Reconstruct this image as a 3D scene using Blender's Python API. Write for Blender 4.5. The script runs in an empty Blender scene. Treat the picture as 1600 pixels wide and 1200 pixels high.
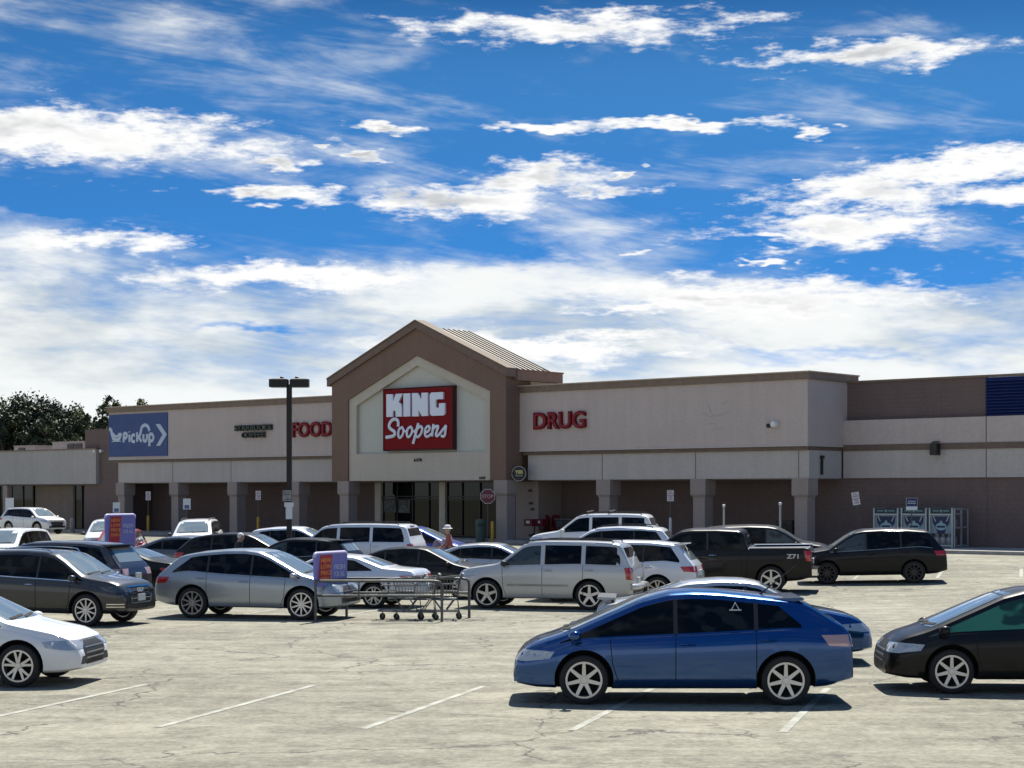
import bpy, bmesh, math, random
import numpy as np
from mathutils import Vector, Matrix, Quaternion
from mathutils.bvhtree import BVHTree
from mathutils.geometry import delaunay_2d_cdt

random.seed(7)
R = math.radians
sc = bpy.context.scene
col = sc.collection

# ---------------------------------------------------------------- camera, world, sun, exposure
F, HZ, CAMH = 2800.0, 772.0, 2.95           # focal length in px (1600 wide), horizon row, eye height
cam = bpy.data.objects.new('camera', bpy.data.cameras.new('camera'))
col.objects.link(cam)
cam.location = (0, 0, CAMH)
cam.rotation_euler = (R(90), 0, 0)
cam.data.sensor_width = 36
cam.data.lens = 36 * F / 1600
cam.data.shift_y = (HZ - 600) / 1600
cam.data.clip_start = 0.5
cam.data.clip_end = 6000
sc.camera = cam
sc.view_settings.view_transform = 'Standard'
sc.view_settings.look = 'None'
sc.view_settings.gamma = 1
sc.view_settings.exposure = 0.85
sc.cycles.max_bounces = 5; sc.cycles.diffuse_bounces = 3; sc.cycles.glossy_bounces = 3
sc.cycles.caustics_reflective = False; sc.cycles.caustics_refractive = False

SUN_EL, SUN_AZ = 58.0, 14.0                 # azimuth from +Y towards +X
sd = Vector((math.sin(R(SUN_AZ)) * math.cos(R(SUN_EL)), math.cos(R(SUN_AZ)) * math.cos(R(SUN_EL)), math.sin(R(SUN_EL))))
sl = bpy.data.lights.new('sun', 'SUN')
sl.energy = 4.6
sl.angle = R(0.5)
sl.color = (1.0, 0.955, 0.86)
so = bpy.data.objects.new('sun', sl)
so.rotation_euler = sd.to_track_quat('Z', 'Y').to_euler()
so.location = (0, 0, 60)
col.objects.link(so)


class NT:
    """tiny node-graph helper"""
    def __init__(s, tree):
        s.t = tree; s.n = tree.nodes; s.l = tree.links

    def put(s, sock, v):
        if isinstance(v, bpy.types.NodeSocket):
            s.l.new(v, sock)
        elif v is not None:
            if sock.type == 'RGBA' and hasattr(v, '__len__') and len(v) == 3:
                v = (*v, 1)
            sock.default_value = v

    def m(s, op, a, b=None, c=None, clamp=False):
        n = s.n.new('ShaderNodeMath'); n.operation = op; n.use_clamp = clamp
        s.put(n.inputs[0], a); s.put(n.inputs[1], b); s.put(n.inputs[2], c)
        return n.outputs[0]

    def noise(s, vec, scale, detail=4, rough=.55, dist=0.0, fac=True):
        n = s.n.new('ShaderNodeTexNoise')
        s.put(n.inputs['Vector'], vec)
        n.inputs['Scale'].default_value = scale; n.inputs['Detail'].default_value = detail
        n.inputs['Roughness'].default_value = rough; n.inputs['Distortion'].default_value = dist
        return n.outputs[0] if fac else n.outputs[1]

    def ramp(s, v, a, b, lo=0.0, hi=1.0):
        n = s.n.new('ShaderNodeMapRange'); n.interpolation_type = 'SMOOTHSTEP'
        s.put(n.inputs[0], v)
        for i, q in zip((1, 2, 3, 4), (a, b, lo, hi)): n.inputs[i].default_value = q
        return n.outputs[0]

    def mix(s, f, a, b, blend='MIX'):
        n = s.n.new('ShaderNodeMix'); n.data_type = 'RGBA'; n.blend_type = blend
        s.put(n.inputs[0], f); s.put(n.inputs[6], a); s.put(n.inputs[7], b)
        return n.outputs[2]

    def xyz(s, x, y, z):
        n = s.n.new('ShaderNodeCombineXYZ')
        s.put(n.inputs[0], x); s.put(n.inputs[1], y); s.put(n.inputs[2], z)
        return n.outputs[0]

    def sep(s, v):
        n = s.n.new('ShaderNodeSeparateXYZ'); s.l.new(v, n.inputs[0])
        return n.outputs[0], n.outputs[1], n.outputs[2]


def build_world():
    w = bpy.data.worlds.new('World'); sc.world = w; w.use_nodes = True
    w.cycles.sampling_method = 'NONE'
    t = w.node_tree; t.nodes.clear(); g = NT(t)
    tc = t.nodes.new('ShaderNodeTexCoord')
    x, y, z = g.sep(tc.outputs['Generated'])
    a = g.m('ARCTAN2', x, y); e = g.m('ARCSINE', g.m('MAXIMUM', g.m('MINIMUM', z, 1.0), -1.0))
    # clear sky, sampled higher up so that the low sky is the dry deep blue of the mountains
    zz = g.m('ADD', g.m('MULTIPLY', g.m('MAXIMUM', z, 0.0), 3.4), 0.10)
    sky = t.nodes.new('ShaderNodeTexSky'); sky.sky_type = 'NISHITA'; sky.sun_disc = False
    sky.sun_elevation = R(SUN_EL); sky.sun_rotation = R(SUN_AZ); sky.altitude = 1700
    sky.air_density = 1.0; sky.dust_density = 0.2; sky.ozone_density = 3.0
    t.links.new(g.xyz(x, y, zz), sky.inputs[0])
    blue = g.mix(1.0, sky.outputs[0], (0.20, 0.60, 0.82), 'MULTIPLY')
    # noise fields
    vz = g.m('MULTIPLY', z, 3.6)
    v1 = g.xyz(x, y, vz)
    v2 = g.xyz(x, y, g.m('ADD', g.m('MULTIPLY', z, 6.5), g.m('MULTIPLY', x, 0.9)))
    n1 = g.noise(v1, 30, 5, .68, 0)
    n2 = g.noise(v1, 6.5, 5, .60, 0)
    n3 = g.noise(v2, 7.0, 6, .66, .7)

    wr, wg, wb_ = g.sep(g.noise(v1, 26, 3, .7, 0, fac=False))
    aw = g.m('ADD', a, g.m('MULTIPLY', g.m('SUBTRACT', wr, .5), .085))
    ew = g.m('ADD', e, g.m('MULTIPLY', g.m('SUBTRACT', wg, .5), .026))

    def ell(px, py, rx, ry):
        dx = g.m('DIVIDE', g.m('SUBTRACT', aw, (px - 800) / F), rx / F)
        dy = g.m('DIVIDE', g.m('SUBTRACT', ew, (HZ - py) / F), ry / F)
        # flatter base than top
        return g.m('SUBTRACT', 1.0, g.m('SQRT', g.m('ADD', g.m('MULTIPLY', dx, dx), g.m('MULTIPLY', dy, dy))))
    cl = [(735, 318, 150, 29), (835, 278, 115, 24), (965, 302, 72, 14), (600, 256, 30, 10), (495, 240, 14, 4),
          (420, 264, 68, 13), (415, 314, 112, 13), (1290, 365, 240, 30), (1350, 318, 190, 36), (1500, 278, 170, 24),
          (1540, 330, 70, 20), (1180, 380, 110, 12), (1268, 222, 30, 14), (600, 208, 55, 10), (850, 206, 60, 9),
          (1080, 204, 160, 11), (430, 436, 225, 26), (840, 545, 230, 26), (1180, 470, 300, 34), (968, 277, 24, 7), (985, 396, 24, 7), (1190, 415, 34, 5),
          (1236, 290, 13, 5), (1010, 490, 130, 8), (110, 232, 330, 44), (150, 388, 130, 18), 
          (1350, 110, 210, 22), (900, 60, 240, 26)]
    acc = None
    for c in cl:
        v = ell(*c)
        acc = v if acc is None else g.m('MAXIMUM', acc, v)
    sgn = g.m('ADD', g.m('MULTIPLY', acc, 0.9), g.m('MULTIPLY', g.m('SUBTRACT', n1, .5), 2.7))
    cum = g.ramp(sgn, -0.16, 0.62)
    # thin veil: heavy below about 8 degrees, patchy above
    cover = g.ramp(e, 0.085, 0.165, 0.84, 0.0)
    leftv = g.ramp(g.m('ADD', g.m('MULTIPLY', a, -1.0), g.m('MULTIPLY', e, 0.7)), 0.16, 0.46, 0.0, 0.30)
    lowgap = g.ramp(ell(260, 325, 460, 34), 0.0, 0.7, 0.0, -0.60)
    gap2 = g.m('MULTIPLY', g.ramp(ell(1420, 432, 260, 36), 0.0, 0.7, 0.0, -0.7), 1.0)
    gap3 = g.ramp(ell(1250, 560, 200, 22), 0.0, 0.9, 0.0, -0.42)
    gap4 = g.ramp(ell(380, 515, 110, 12), 0.0, 0.9, 0.0, -0.38)
    gap5 = g.ramp(ell(760, 400, 170, 28), 0.0, 0.9, 0.0, -0.35)
    gp = g.m('ADD', g.m('ADD', lowgap, gap2), g.m('ADD', g.m('ADD', gap3, gap4), gap5))
    cv = g.m('ADD', g.m('ADD', cover, leftv), gp)
    vs = g.m('ADD', cv, g.m('ADD', g.m('MULTIPLY', g.m('SUBTRACT', n3, .5), 1.35), g.m('MULTIPLY', g.m('SUBTRACT', n2, .5), 1.9)))
    veil = g.ramp(vs, 0.05, 0.95, 0.0, 0.97)
    K = 10.0                                                # clouds are given for background strength 0.1
    shade = g.ramp(n2, 0.36, 0.60)
    vcol = g.mix(shade, (0.34 * K, 0.375 * K, 0.39 * K), (0.53 * K, 0.54 * K, 0.53 * K))
    under = g.ramp(g.m('ADD', g.m('MULTIPLY', acc, .5), g.m('MULTIPLY', g.m('SUBTRACT', n2, .5), 2.2)), 0.36, 0.80)
    ccol = g.mix(under, (0.56 * K, 0.56 * K, 0.555 * K), (0.33 * K, 0.34 * K, 0.35 * K))
    hz = g.ramp(e, 0.0, 0.085, 1.0, 0.0)
    c1 = g.mix(g.m('MULTIPLY', hz, .80), g.mix(veil, blue, vcol), (0.52 * K, 0.545 * K, 0.55 * K))
    c2 = g.mix(cum, c1, ccol)
    # below the horizon: the sunlit ground far away
    c3 = g.mix(g.ramp(z, -0.03, 0.0), (0.10 * K, 0.10 * K, 0.09 * K), c2)
    bg = t.nodes.new('ShaderNodeBackground'); bg.inputs['Strength'].default_value = 0.1
    t.links.new(c3, bg.inputs['Color'])
    out = t.nodes.new('ShaderNodeOutputWorld'); t.links.new(bg.outputs[0], out.inputs[0])


build_world()

# ---------------------------------------------------------------- ground shape and picture-to-place helpers
TH = R(40.8)
CX, CY = 13.59, 82.35                       # front corner of the supermarket's right wing
UX, UY = math.cos(TH), -math.sin(TH)        # building x axis (along the facade to the right)
VX, VY = math.sin(TH), math.cos(TH)         # building y axis (into the building)
GZ = 0.42


def gz(X, Y):
    d = -((X - CX) * VX + (Y - CY) * VY)
    t = min(max((31.0 - d) / 18.0, 0.0), 1.0)
    return GZ * t * t * (3 - 2 * t)


def at(px, Y):
    return (px - 800) / F * Y


def zat(py, Y):
    return CAMH + (HZ - py) / F * Y


def bl(px, ly=0.0):
    """building x for picture column px on the plane building-y = ly"""
    t = (px - 800) / F
    return (t * (CY + VY * ly) - CX - VX * ly) / (UX - t * UY)


def bz(px, py, ly=0.0):
    lx = bl(px, ly)
    return zat(py, CY + UY * lx + VY * ly)


def b2w(lx, ly):
    return CX + UX * lx + VX * ly, CY + UY * lx + VY * ly


# ---------------------------------------------------------------- materials
MATS = {}


def mat(name, color, rough=.6, metal=0.0, coat=0.0, var=0.0, vscale=3.0, bump=0.0, bscale=20.0, ior=1.5, emit=0.0, spec=None, aniso=None):
    if name in MATS: return MATS[name]
    m = bpy.data.materials.new(name); m.use_nodes = True
    t = m.node_tree; g = NT(t); p = t.nodes['Principled BSDF']
    p.inputs['Roughness'].default_value = rough; p.inputs['Metallic'].default_value = metal
    p.inputs['IOR'].default_value = ior
    if coat: p.inputs['Coat Weight'].default_value = coat; p.inputs['Coat Roughness'].default_value = .04
    if spec is not None: p.inputs['Specular IOR Level'].default_value = spec
    c = (*color, 1)
    if var or bump:
        tc = t.nodes.new('ShaderNodeTexCoord')
        mp = t.nodes.new('ShaderNodeMapping'); t.links.new(tc.outputs['Object'], mp.inputs[0])
        if aniso: mp.inputs['Scale'].default_value = aniso
    if var:
        n = g.noise(mp.outputs[0], vscale, 6, .6)
        f = g.ramp(n, .3, .7)
        cc = g.mix(f, tuple(max(q * (1 - var), 0) for q in color), tuple(min(q * (1 + var), 1) for q in color))
        t.links.new(cc, p.inputs['Base Color'])
        r2 = g.m('MULTIPLY', g.noise(mp.outputs[0], vscale * 2.3, 3), .25)
        t.links.new(g.m('ADD', r2, max(rough - .12, 0.02)), p.inputs['Roughness'])
    else:
        p.inputs['Base Color'].default_value = c
    if bump:
        b = t.nodes.new('ShaderNodeBump'); b.inputs['Strength'].default_value = bump; b.inputs['Distance'].default_value = .02
        t.links.new(g.noise(mp.outputs[0], bscale, 5, .6), b.inputs['Height'])
        t.links.new(b.outputs[0], p.inputs['Normal'])
    MATS[name] = m
    return m


def wall_mat(name, color, block=None, streak=.13, bump=.35):
    """stucco or painted block: grain, slight vertical weathering, optional block courses"""
    if name in MATS: return MATS[name]
    m = bpy.data.materials.new(name); m.use_nodes = True
    t = m.node_tree; g = NT(t); p = t.nodes['Principled BSDF']
    tc = t.nodes.new('ShaderNodeTexCoord'); x, y, z = g.sep(tc.outputs['Object'])
    v = g.xyz(x, y, z)
    grain = g.noise(v, 9, 8, .75)
    big = g.noise(v, .35, 5, .6)
    drip = g.noise(g.xyz(g.m('MULTIPLY', x, 2.2), y, g.m('MULTIPLY', z, .16)), 1.0, 6, .65)
    k = g.m('ADD', g.m('MULTIPLY', g.m('SUBTRACT', grain, .5), .55), g.m('ADD', g.m('MULTIPLY', g.m('SUBTRACT', big, .5), .22), g.m('MULTIPLY', g.m('SUBTRACT', drip, .5), streak * 2)))
    k = g.m('ADD', k, 1.0)
    c = g.mix(1.0, (*color, 1), g.xyz(k, k, k), 'MULTIPLY')
    height = grain
    if block:
        br = t.nodes.new('ShaderNodeTexBrick')
        br.inputs['Scale'].default_value = 1.0; br.inputs['Mortar Size'].default_value = .012
        br.inputs['Brick Width'].default_value = block[0]; br.inputs['Row Height'].default_value = block[1]
        br.inputs['Color1'].default_value = (1, 1, 1, 1); br.inputs['Color2'].default_value = (.95, .95, .95, 1)
        br.inputs['Mortar'].default_value = (.84, .84, .84, 1)
        t.links.new(g.xyz(g.m('ADD', x, y), z, 0.0), br.inputs['Vector'])
        c = g.mix(1.0, c, br.outputs[0], 'MULTIPLY')
    t.links.new(c, p.inputs['Base Color'])
    p.inputs['Roughness'].default_value = .9
    p.inputs['Specular IOR Level'].default_value = .25
    b = t.nodes.new('ShaderNodeBump'); b.inputs['Strength'].default_value = bump; b.inputs['Distance'].default_value = .03
    t.links.new(height, b.inputs['Height']); t.links.new(b.outputs[0], p.inputs['Normal'])
    MATS[name] = m
    return m


def asphalt_mat():
    m = bpy.data.materials.new('worn asphalt'); m.use_nodes = True
    t = m.node_tree; g = NT(t); p = t.nodes['Principled BSDF']
    tc = t.nodes.new('ShaderNodeTexCoord'); x, y, z = g.sep(tc.outputs['Object'])
    v = g.xyz(x, y, z)
    agg = g.noise(v, 9, 7, .85)
    mid = g.noise(v, 1.6, 8, .72, .4)
    big = g.noise(v, .12, 5, .6)
    # worn lanes along the parking aisles
    lane = g.noise(g.xyz(g.m('MULTIPLY', g.m('ADD', x, g.m('MULTIPLY', y, -.2)), .12), g.m('MULTIPLY', y, 1.2), 0.0), 1.0, 6, .7, .3)
    k = g.m('ADD', g.m('MULTIPLY', g.m('SUBTRACT', agg, .5), 1.1), g.m('ADD', g.m('MULTIPLY', g.m('SUBTRACT', mid, .5), .75), g.m('ADD', g.m('MULTIPLY', g.m('SUBTRACT', big, .5), .5), g.m('MULTIPLY', g.m('SUBTRACT', lane, .5), .55))))
    base = g.mix(g.ramp(k, -.40, .40), (.085, .08, .062), (.35, .335, .265))
    # sealed cracks
    vo = t.nodes.new('ShaderNodeTexVoronoi'); vo.feature = 'DISTANCE_TO_EDGE'; vo.inputs['Scale'].default_value = .28
    wv = g.noise(v, 1.4, 4, .6, fac=False)
    ad = t.nodes.new('ShaderNodeVectorMath'); ad.operation = 'ADD'
    t.links.new(v, ad.inputs[0]); t.links.new(wv, ad.inputs[1]); t.links.new(ad.outputs[0], vo.inputs['Vector'])
    cr = g.m('MULTIPLY', g.ramp(vo.outputs[0], .001, .012, .8, 0.0), g.ramp(g.noise(v, .3, 4, .6), .40, .55))
    c = g.mix(cr, base, (.035, .035, .035))
    # oil stains
    st = g.ramp(g.noise(v, .75, 4, .6), .60, .72, 0.0, .6)
    c = g.mix(st, c, (.07, .065, .055))
    t.links.new(c, p.inputs['Base Color'])
    p.inputs['Roughness'].default_value = .88; p.inputs['Specular IOR Level'].default_value = .3
    b = t.nodes.new('ShaderNodeBump'); b.inputs['Strength'].default_value = .5; b.inputs['Distance'].default_value = .02
    t.links.new(g.m('ADD', agg, g.m('MULTIPLY', mid, .6)), b.inputs['Height']); t.links.new(b.outputs[0], p.inputs['Normal'])
    return m


def paint(name, color, metal=.25, rough=.38):
    if name in MATS: return MATS[name]
    m = mat(name, color, rough, metal, 1.0 if sum(color) > .05 else .25)
    t = m.node_tree; g = NT(t); p = t.nodes['Principled BSDF']
    if sum(color) < .05: p.inputs['Specular IOR Level'].default_value = .2
    # road film: a faint dusty unevenness in colour and gloss
    tc = t.nodes.new('ShaderNodeTexCoord')
    n = g.noise(tc.outputs['Object'], 2.2, 6, .65)
    k = g.ramp(n, .35, .75, 0.0, .07 if sum(color) > .9 else .008)
    t.links.new(g.mix(k, (*color, 1), (.36, .33, .28, 1)), p.inputs['Base Color'])
    t.links.new(g.m('ADD', g.m('MULTIPLY', n, .10), .0), p.inputs['Coat Roughness'])
    return m


M_BLACK = mat('black plastic', (.018, .018, .02), .55)
M_DARK = mat('wheel well black', (.008, .008, .008), .9)
M_TYRE = mat('tyre rubber', (.02, .02, .021), .85)
M_GLASS = mat('tinted car glass', (.003, .0035, .004), .03, ior=1.27)
M_GLASSL = mat('lightly tinted car glass', (.05, .065, .065), .03, ior=1.5)
M_WIND = mat('windscreen glass', (.16, .20, .215), .04, ior=1.9, coat=.6)  # pale blue base colour has the sky's reflection painted in
M_CHROME = mat('chrome', (.78, .78, .78), .12, 1.0)
M_RIM = mat('alloy wheel', (.55, .55, .56), .3, .85)
M_RIMD = mat('dark alloy wheel', (.05, .05, .055), .35, .7)
M_LAMP = mat('headlamp lens', (.45, .47, .48), .08, .35, .8)
M_LAMPD = mat('smoked headlamp', (.06, .065, .07), .06, .2, .8)
M_RED = mat('red tail lamp', (.42, .012, .012), .12, 0, .8)
M_REDC = mat('clear tail lamp', (.5, .32, .30), .1, .2, .8)
M_PLATE = mat('number plate', (.62, .64, .62), .5)
M_SEAM = mat('panel gap', (.006, .006, .006), .9)
M_STEEL = mat('galvanised steel', (.30, .31, .31), .42, .7, var=.15)
M_STEELD = mat('grey corral tube', (.10, .105, .105), .45, .5, var=.2)


# ---------------------------------------------------------------- mesh helpers
def tag(o, label=None, cat=None, group=None, kind=None):
    if label: o['label'] = label
    if cat: o['category'] = cat
    if group: o['group'] = group
    if kind: o['kind'] = kind
    return o


def empty(name, loc=(0, 0, 0), rz=0.0):
    o = bpy.data.objects.new(name, None)
    o.empty_display_size = .3
    o.location = loc; o.rotation_euler = (0, 0, rz); col.objects.link(o)
    return o


class MB:
    def __init__(s):
        s.v = []; s.f = []; s.mi = []

    def add(s, vs, fs, mi=0):
        o = len(s.v); s.v += [tuple(q) for q in vs]; s.f += [tuple(o + i for i in f) for f in fs]; s.mi += [mi] * len(fs)

    def box(s, x0, x1, y0, y1, z0, z1, mi=0):
        v = [(x0, y0, z0), (x1, y0, z0), (x1, y1, z0), (x0, y1, z0), (x0, y0, z1), (x1, y0, z1), (x1, y1, z1), (x0, y1, z1)]
        s.add(v, [(0, 3, 2, 1), (4, 5, 6, 7), (0, 1, 5, 4), (1, 2, 6, 5), (2, 3, 7, 6), (3, 0, 4, 7)], mi)

    def prism(s, pts, y0, y1, mi=0):
        """polygon in (x,z), from y0 (front) to y1 (back)"""
        n = len(pts)
        a = sum(pts[i][0] * pts[(i + 1) % n][1] - pts[(i + 1) % n][0] * pts[i][1] for i in range(n))
        if a < 0: pts = pts[::-1]
        v = [(x, y0, z) for x, z in pts] + [(x, y1, z) for x, z in pts]
        fs = [tuple(range(n)), tuple(range(2 * n - 1, n - 1, -1))]
        fs += [(i, n + i, n + (i + 1) % n, (i + 1) % n) for i in range(n)]
        s.add(v, fs, mi)

    def tube(s, pts, r, n=8, flat=None, caps=True, mi=0):
        P = [Vector(p) for p in pts]; m = len(P); rings = []
        up = Vector((0, 0, 1))
        rs = r if hasattr(r, '__len__') else [r] * m
        for i, p in enumerate(P):
            d = (P[min(i + 1, m - 1)] - P[max(i - 1, 0)]).normalized()
            if flat is not None:
                b = Vector((0, 1, 0)); a = d.cross(b).normalized()
            else:
                a = d.cross(up)
                if a.length < .05: a = d.cross(Vector((1, 0, 0)))
                a.normalize(); b = d.cross(a).normalized()
            k = 1.0
            if 0 < i < m - 1:
                c = (P[i] - P[i - 1]).normalized().dot((P[i + 1] - P[i]).normalized())
                k = 1 / max(math.sqrt(max((1 + c) / 2, 0.0)), .6)
            fb = flat if flat is not None else 1.0
            rings.append([p + a * math.cos(q) * rs[i] * k + b * math.sin(q) * rs[i] * fb for q in [2 * math.pi * j / n for j in range(n)]])
        v = [q for g in rings for q in g]; f = []
        for i in range(m - 1):
            for j in range(n):
                f.append((i * n + j, i * n + (j + 1) % n, (i + 1) * n + (j + 1) % n, (i + 1) * n + j))
        if caps:
            f.append(tuple(range(n))[::-1]); f.append(tuple((m - 1) * n + j for j in range(n)))
        s.add(v, f, mi)

    def lathe(s, prof, n=24, axis='y', c=(0, 0, 0), mi=0, caps=True):
        """profile of (radius, offset) revolved about an axis through c"""
        m = len(prof); v = []; f = []
        for r, o in prof:
            for j in range(n):
                q = 2 * math.pi * j / n
                if axis == 'y': v.append((c[0] + r * math.cos(q), c[1] + o, c[2] + r * math.sin(q)))
                elif axis == 'z': v.append((c[0] + r * math.cos(q), c[1] + r * math.sin(q), c[2] + o))
                else: v.append((c[0] + o, c[1] + r * math.cos(q), c[2] + r * math.sin(q)))
        for i in range(m - 1):
            for j in range(n):
                f.append((i * n + j, i * n + (j + 1) % n, (i + 1) * n + (j + 1) % n, (i + 1) * n + j))
        if caps: f.append(tuple(range(n))); f.append(tuple((m - 1) * n + j for j in range(n))[::-1])
        s.add(v, f, mi)

    def mesh(s, name, mats, smooth=None, fix=True):
        me = bpy.data.meshes.new(name); me.from_pydata(s.v, [], s.f)
        for m in (mats if isinstance(mats, (list, tuple)) else [mats]): me.materials.append(m)
        me.polygons.foreach_set('material_index', s.mi)
        if fix or smooth:
            b = bmesh.new(); b.from_mesh(me)
            if fix: bmesh.ops.recalc_face_normals(b, faces=b.faces)
            if smooth:
                for f in b.faces: f.smooth = True
                for e in b.edges:
                    if len(e.link_faces) == 2 and e.calc_face_angle(0) > R(smooth): e.smooth = False
            b.to_mesh(me); b.free()
        me.update()
        return me

    def build(s, name, mats, parent=None, smooth=None, loc=(0, 0, 0), rz=0.0, fix=True):
        o = bpy.data.objects.new(name, s.mesh(name, mats, smooth, fix))
        o.location = loc; o.rotation_euler = (0, 0, rz); col.objects.link(o)
        if parent: o.parent = parent
        return o


def text_mb(body, x0, x1, z0, z1, y, depth=.06, bold=0.0, shear=0.0, mb=None, mi=0):
    """writing as solid letters in the x-z plane, front towards -y, fitted to the box"""
    cu = bpy.data.curves.new('t', 'FONT'); cu.body = body; cu.extrude = .5; cu.offset = bold; cu.shear = shear
    cu.resolution_u = 3; cu.align_x = 'CENTER'; cu.space_line = .95
    o = bpy.data.objects.new('t', cu); col.objects.link(o)
    dg = bpy.context.evaluated_depsgraph_get(); dg.update()
    me = bpy.data.meshes.new_from_object(o.evaluated_get(dg))
    V = np.array([v.co for v in me.vertices]); F_ = [tuple(p.vertices) for p in me.polygons]
    bpy.data.objects.remove(o); bpy.data.curves.remove(cu); bpy.data.meshes.remove(me)
    lo = V.min(0); hi = V.max(0)
    mb = mb or MB()
    vs = [(x0 + (q[0] - lo[0]) / (hi[0] - lo[0]) * (x1 - x0), y - depth * ((q[2] - lo[2]) / (hi[2] - lo[2])), z0 + (q[1] - lo[1]) / (hi[1] - lo[1]) * (z1 - z0)) for q in V]
    mb.add(vs, F_, mi)
    return mb


# ================================================================ SETTING: ground
def build_ground():
    M_ASPH = asphalt_mat()
    xs = list(np.arange(-60, 61, 1.5)); xs = [-900, -400, -150, -90] + xs + [90, 150, 400, 900]
    ys = [-300, -80, -20, 0, 8] + list(np.arange(10, 140, 1.5)) + [160, 220, 400, 900, 2500, 5000]
    v = [(x, y, gz(x, y) if abs(x) < 1000 else 0) for y in ys for x in xs]
    n = len(xs)
    f = [(j * n + i, j * n + i + 1, (j + 1) * n + i + 1, (j + 1) * n + i) for j in range(len(ys) - 1) for i in range(n - 1)]
    mb = MB(); mb.add(v, f)
    tag(mb.build('parking_lot', M_ASPH, smooth=60, fix=False), 'sunlit worn asphalt of the parking lot', kind='structure')
    # faded stall lines, draped on the ground
    ml = mat('faded line paint', (.31, .31, .265), .85, var=.28, vscale=2.5)
    mb = MB()

    def line(x0, y0, x1, y1, w=.11):
        d = Vector((x1 - x0, y1 - y0, 0)); L = d.length; d.normalize(); s_ = Vector((-d.y, d.x, 0)) * w / 2
        k = max(int(L / .8), 1); pts = []
        for i in range(k + 1):
            p = Vector((x0, y0, 0)) + d * L * i / k
            for q in (p - s_, p + s_): pts.append((q.x, q.y, gz(q.x, q.y) + .005))
        mb.add(pts, [(2 * i, 2 * i + 2, 2 * i + 3, 2 * i + 1) for i in range(k)])
    dx, dy = math.cos(R(-17)), math.sin(R(-17))
    for (cx, cy, n_, l_) in ((-15, 44.6, 6, 4.2), (-7.5, 60, 12, 4.0), (-9.6, 25.6, 7, 5.0)):
        for i in range(n_):
            px_, py_ = cx + i * 2.75 * .95 - 2, cy - i * .15
            # stalls run across the rows; cars stand in them
            line(px_ + dx * -l_ / 2 * .3, py_ - l_ / 2, px_ + dx * l_ / 2 * .3, py_ + l_ / 2)
    mb2 = MB()
    tag(mb.build('painted_lines', ml, fix=False), 'faded pale stall lines on the asphalt', kind='structure')


def build_sidewalk():
    m = mat('walk concrete', (.30, .29, .275), .9, var=.18, vscale=1.5, bump=.2, bscale=12)
    mb = MB(); mb.box(-62.0, 24, -1.7, 3.4, -.3, .15)
    mb.build('sidewalk', m, None, loc=(CX, CY, GZ), rz=-TH)
    tag(bpy.data.objects['sidewalk'], 'raised concrete walk along the store front', kind='structure')


build_ground()
build_sidewalk()

# ================================================================ BUILDINGS
W_LIGHT = wall_mat('light grey stucco', (.51, .435, .405))
W_LOWER = wall_mat('lower stucco band', (.47, .435, .405))
W_MAUVE = wall_mat('mauve painted block', (.165, .122, .112), (.41, .205), .10)
W_PORT = wall_mat('brown mauve stucco', (.195, .13, .10))
W_CREAM = wall_mat('cream stucco', (.50, .455, .385))
W_GREEN = wall_mat('pale green grey stucco', (.52, .53, .475), streak=.05)
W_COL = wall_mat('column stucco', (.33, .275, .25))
M_CAP = mat('brown metal coping', (.19, .135, .095), .55, .1, var=.12)
M_CAPL = mat('sunlit coping tone', (.42, .33, .25), .6, 0, var=.1)  # sunlit top of the coping, put in as a lighter colour
M_TRIM = mat('dark brown band', (.14, .10, .075), .6, var=.12)
M_LEDGE = mat('pale ledge', (.52, .50, .47), .7)
M_SGLASS = mat('storefront glass', (.004, .005, .005), .025, ior=1.33)
M_FRAME = mat('dark bronze frame', (.02, .02, .022), .4, .4)
M_WHITE = mat('white sign face', (.80, .82, .84), .4, coat=.3)


def px_poly(pts, ly):
    return [(bl(x, ly), bz(x, y, ly)) for x, y in pts]


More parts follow.
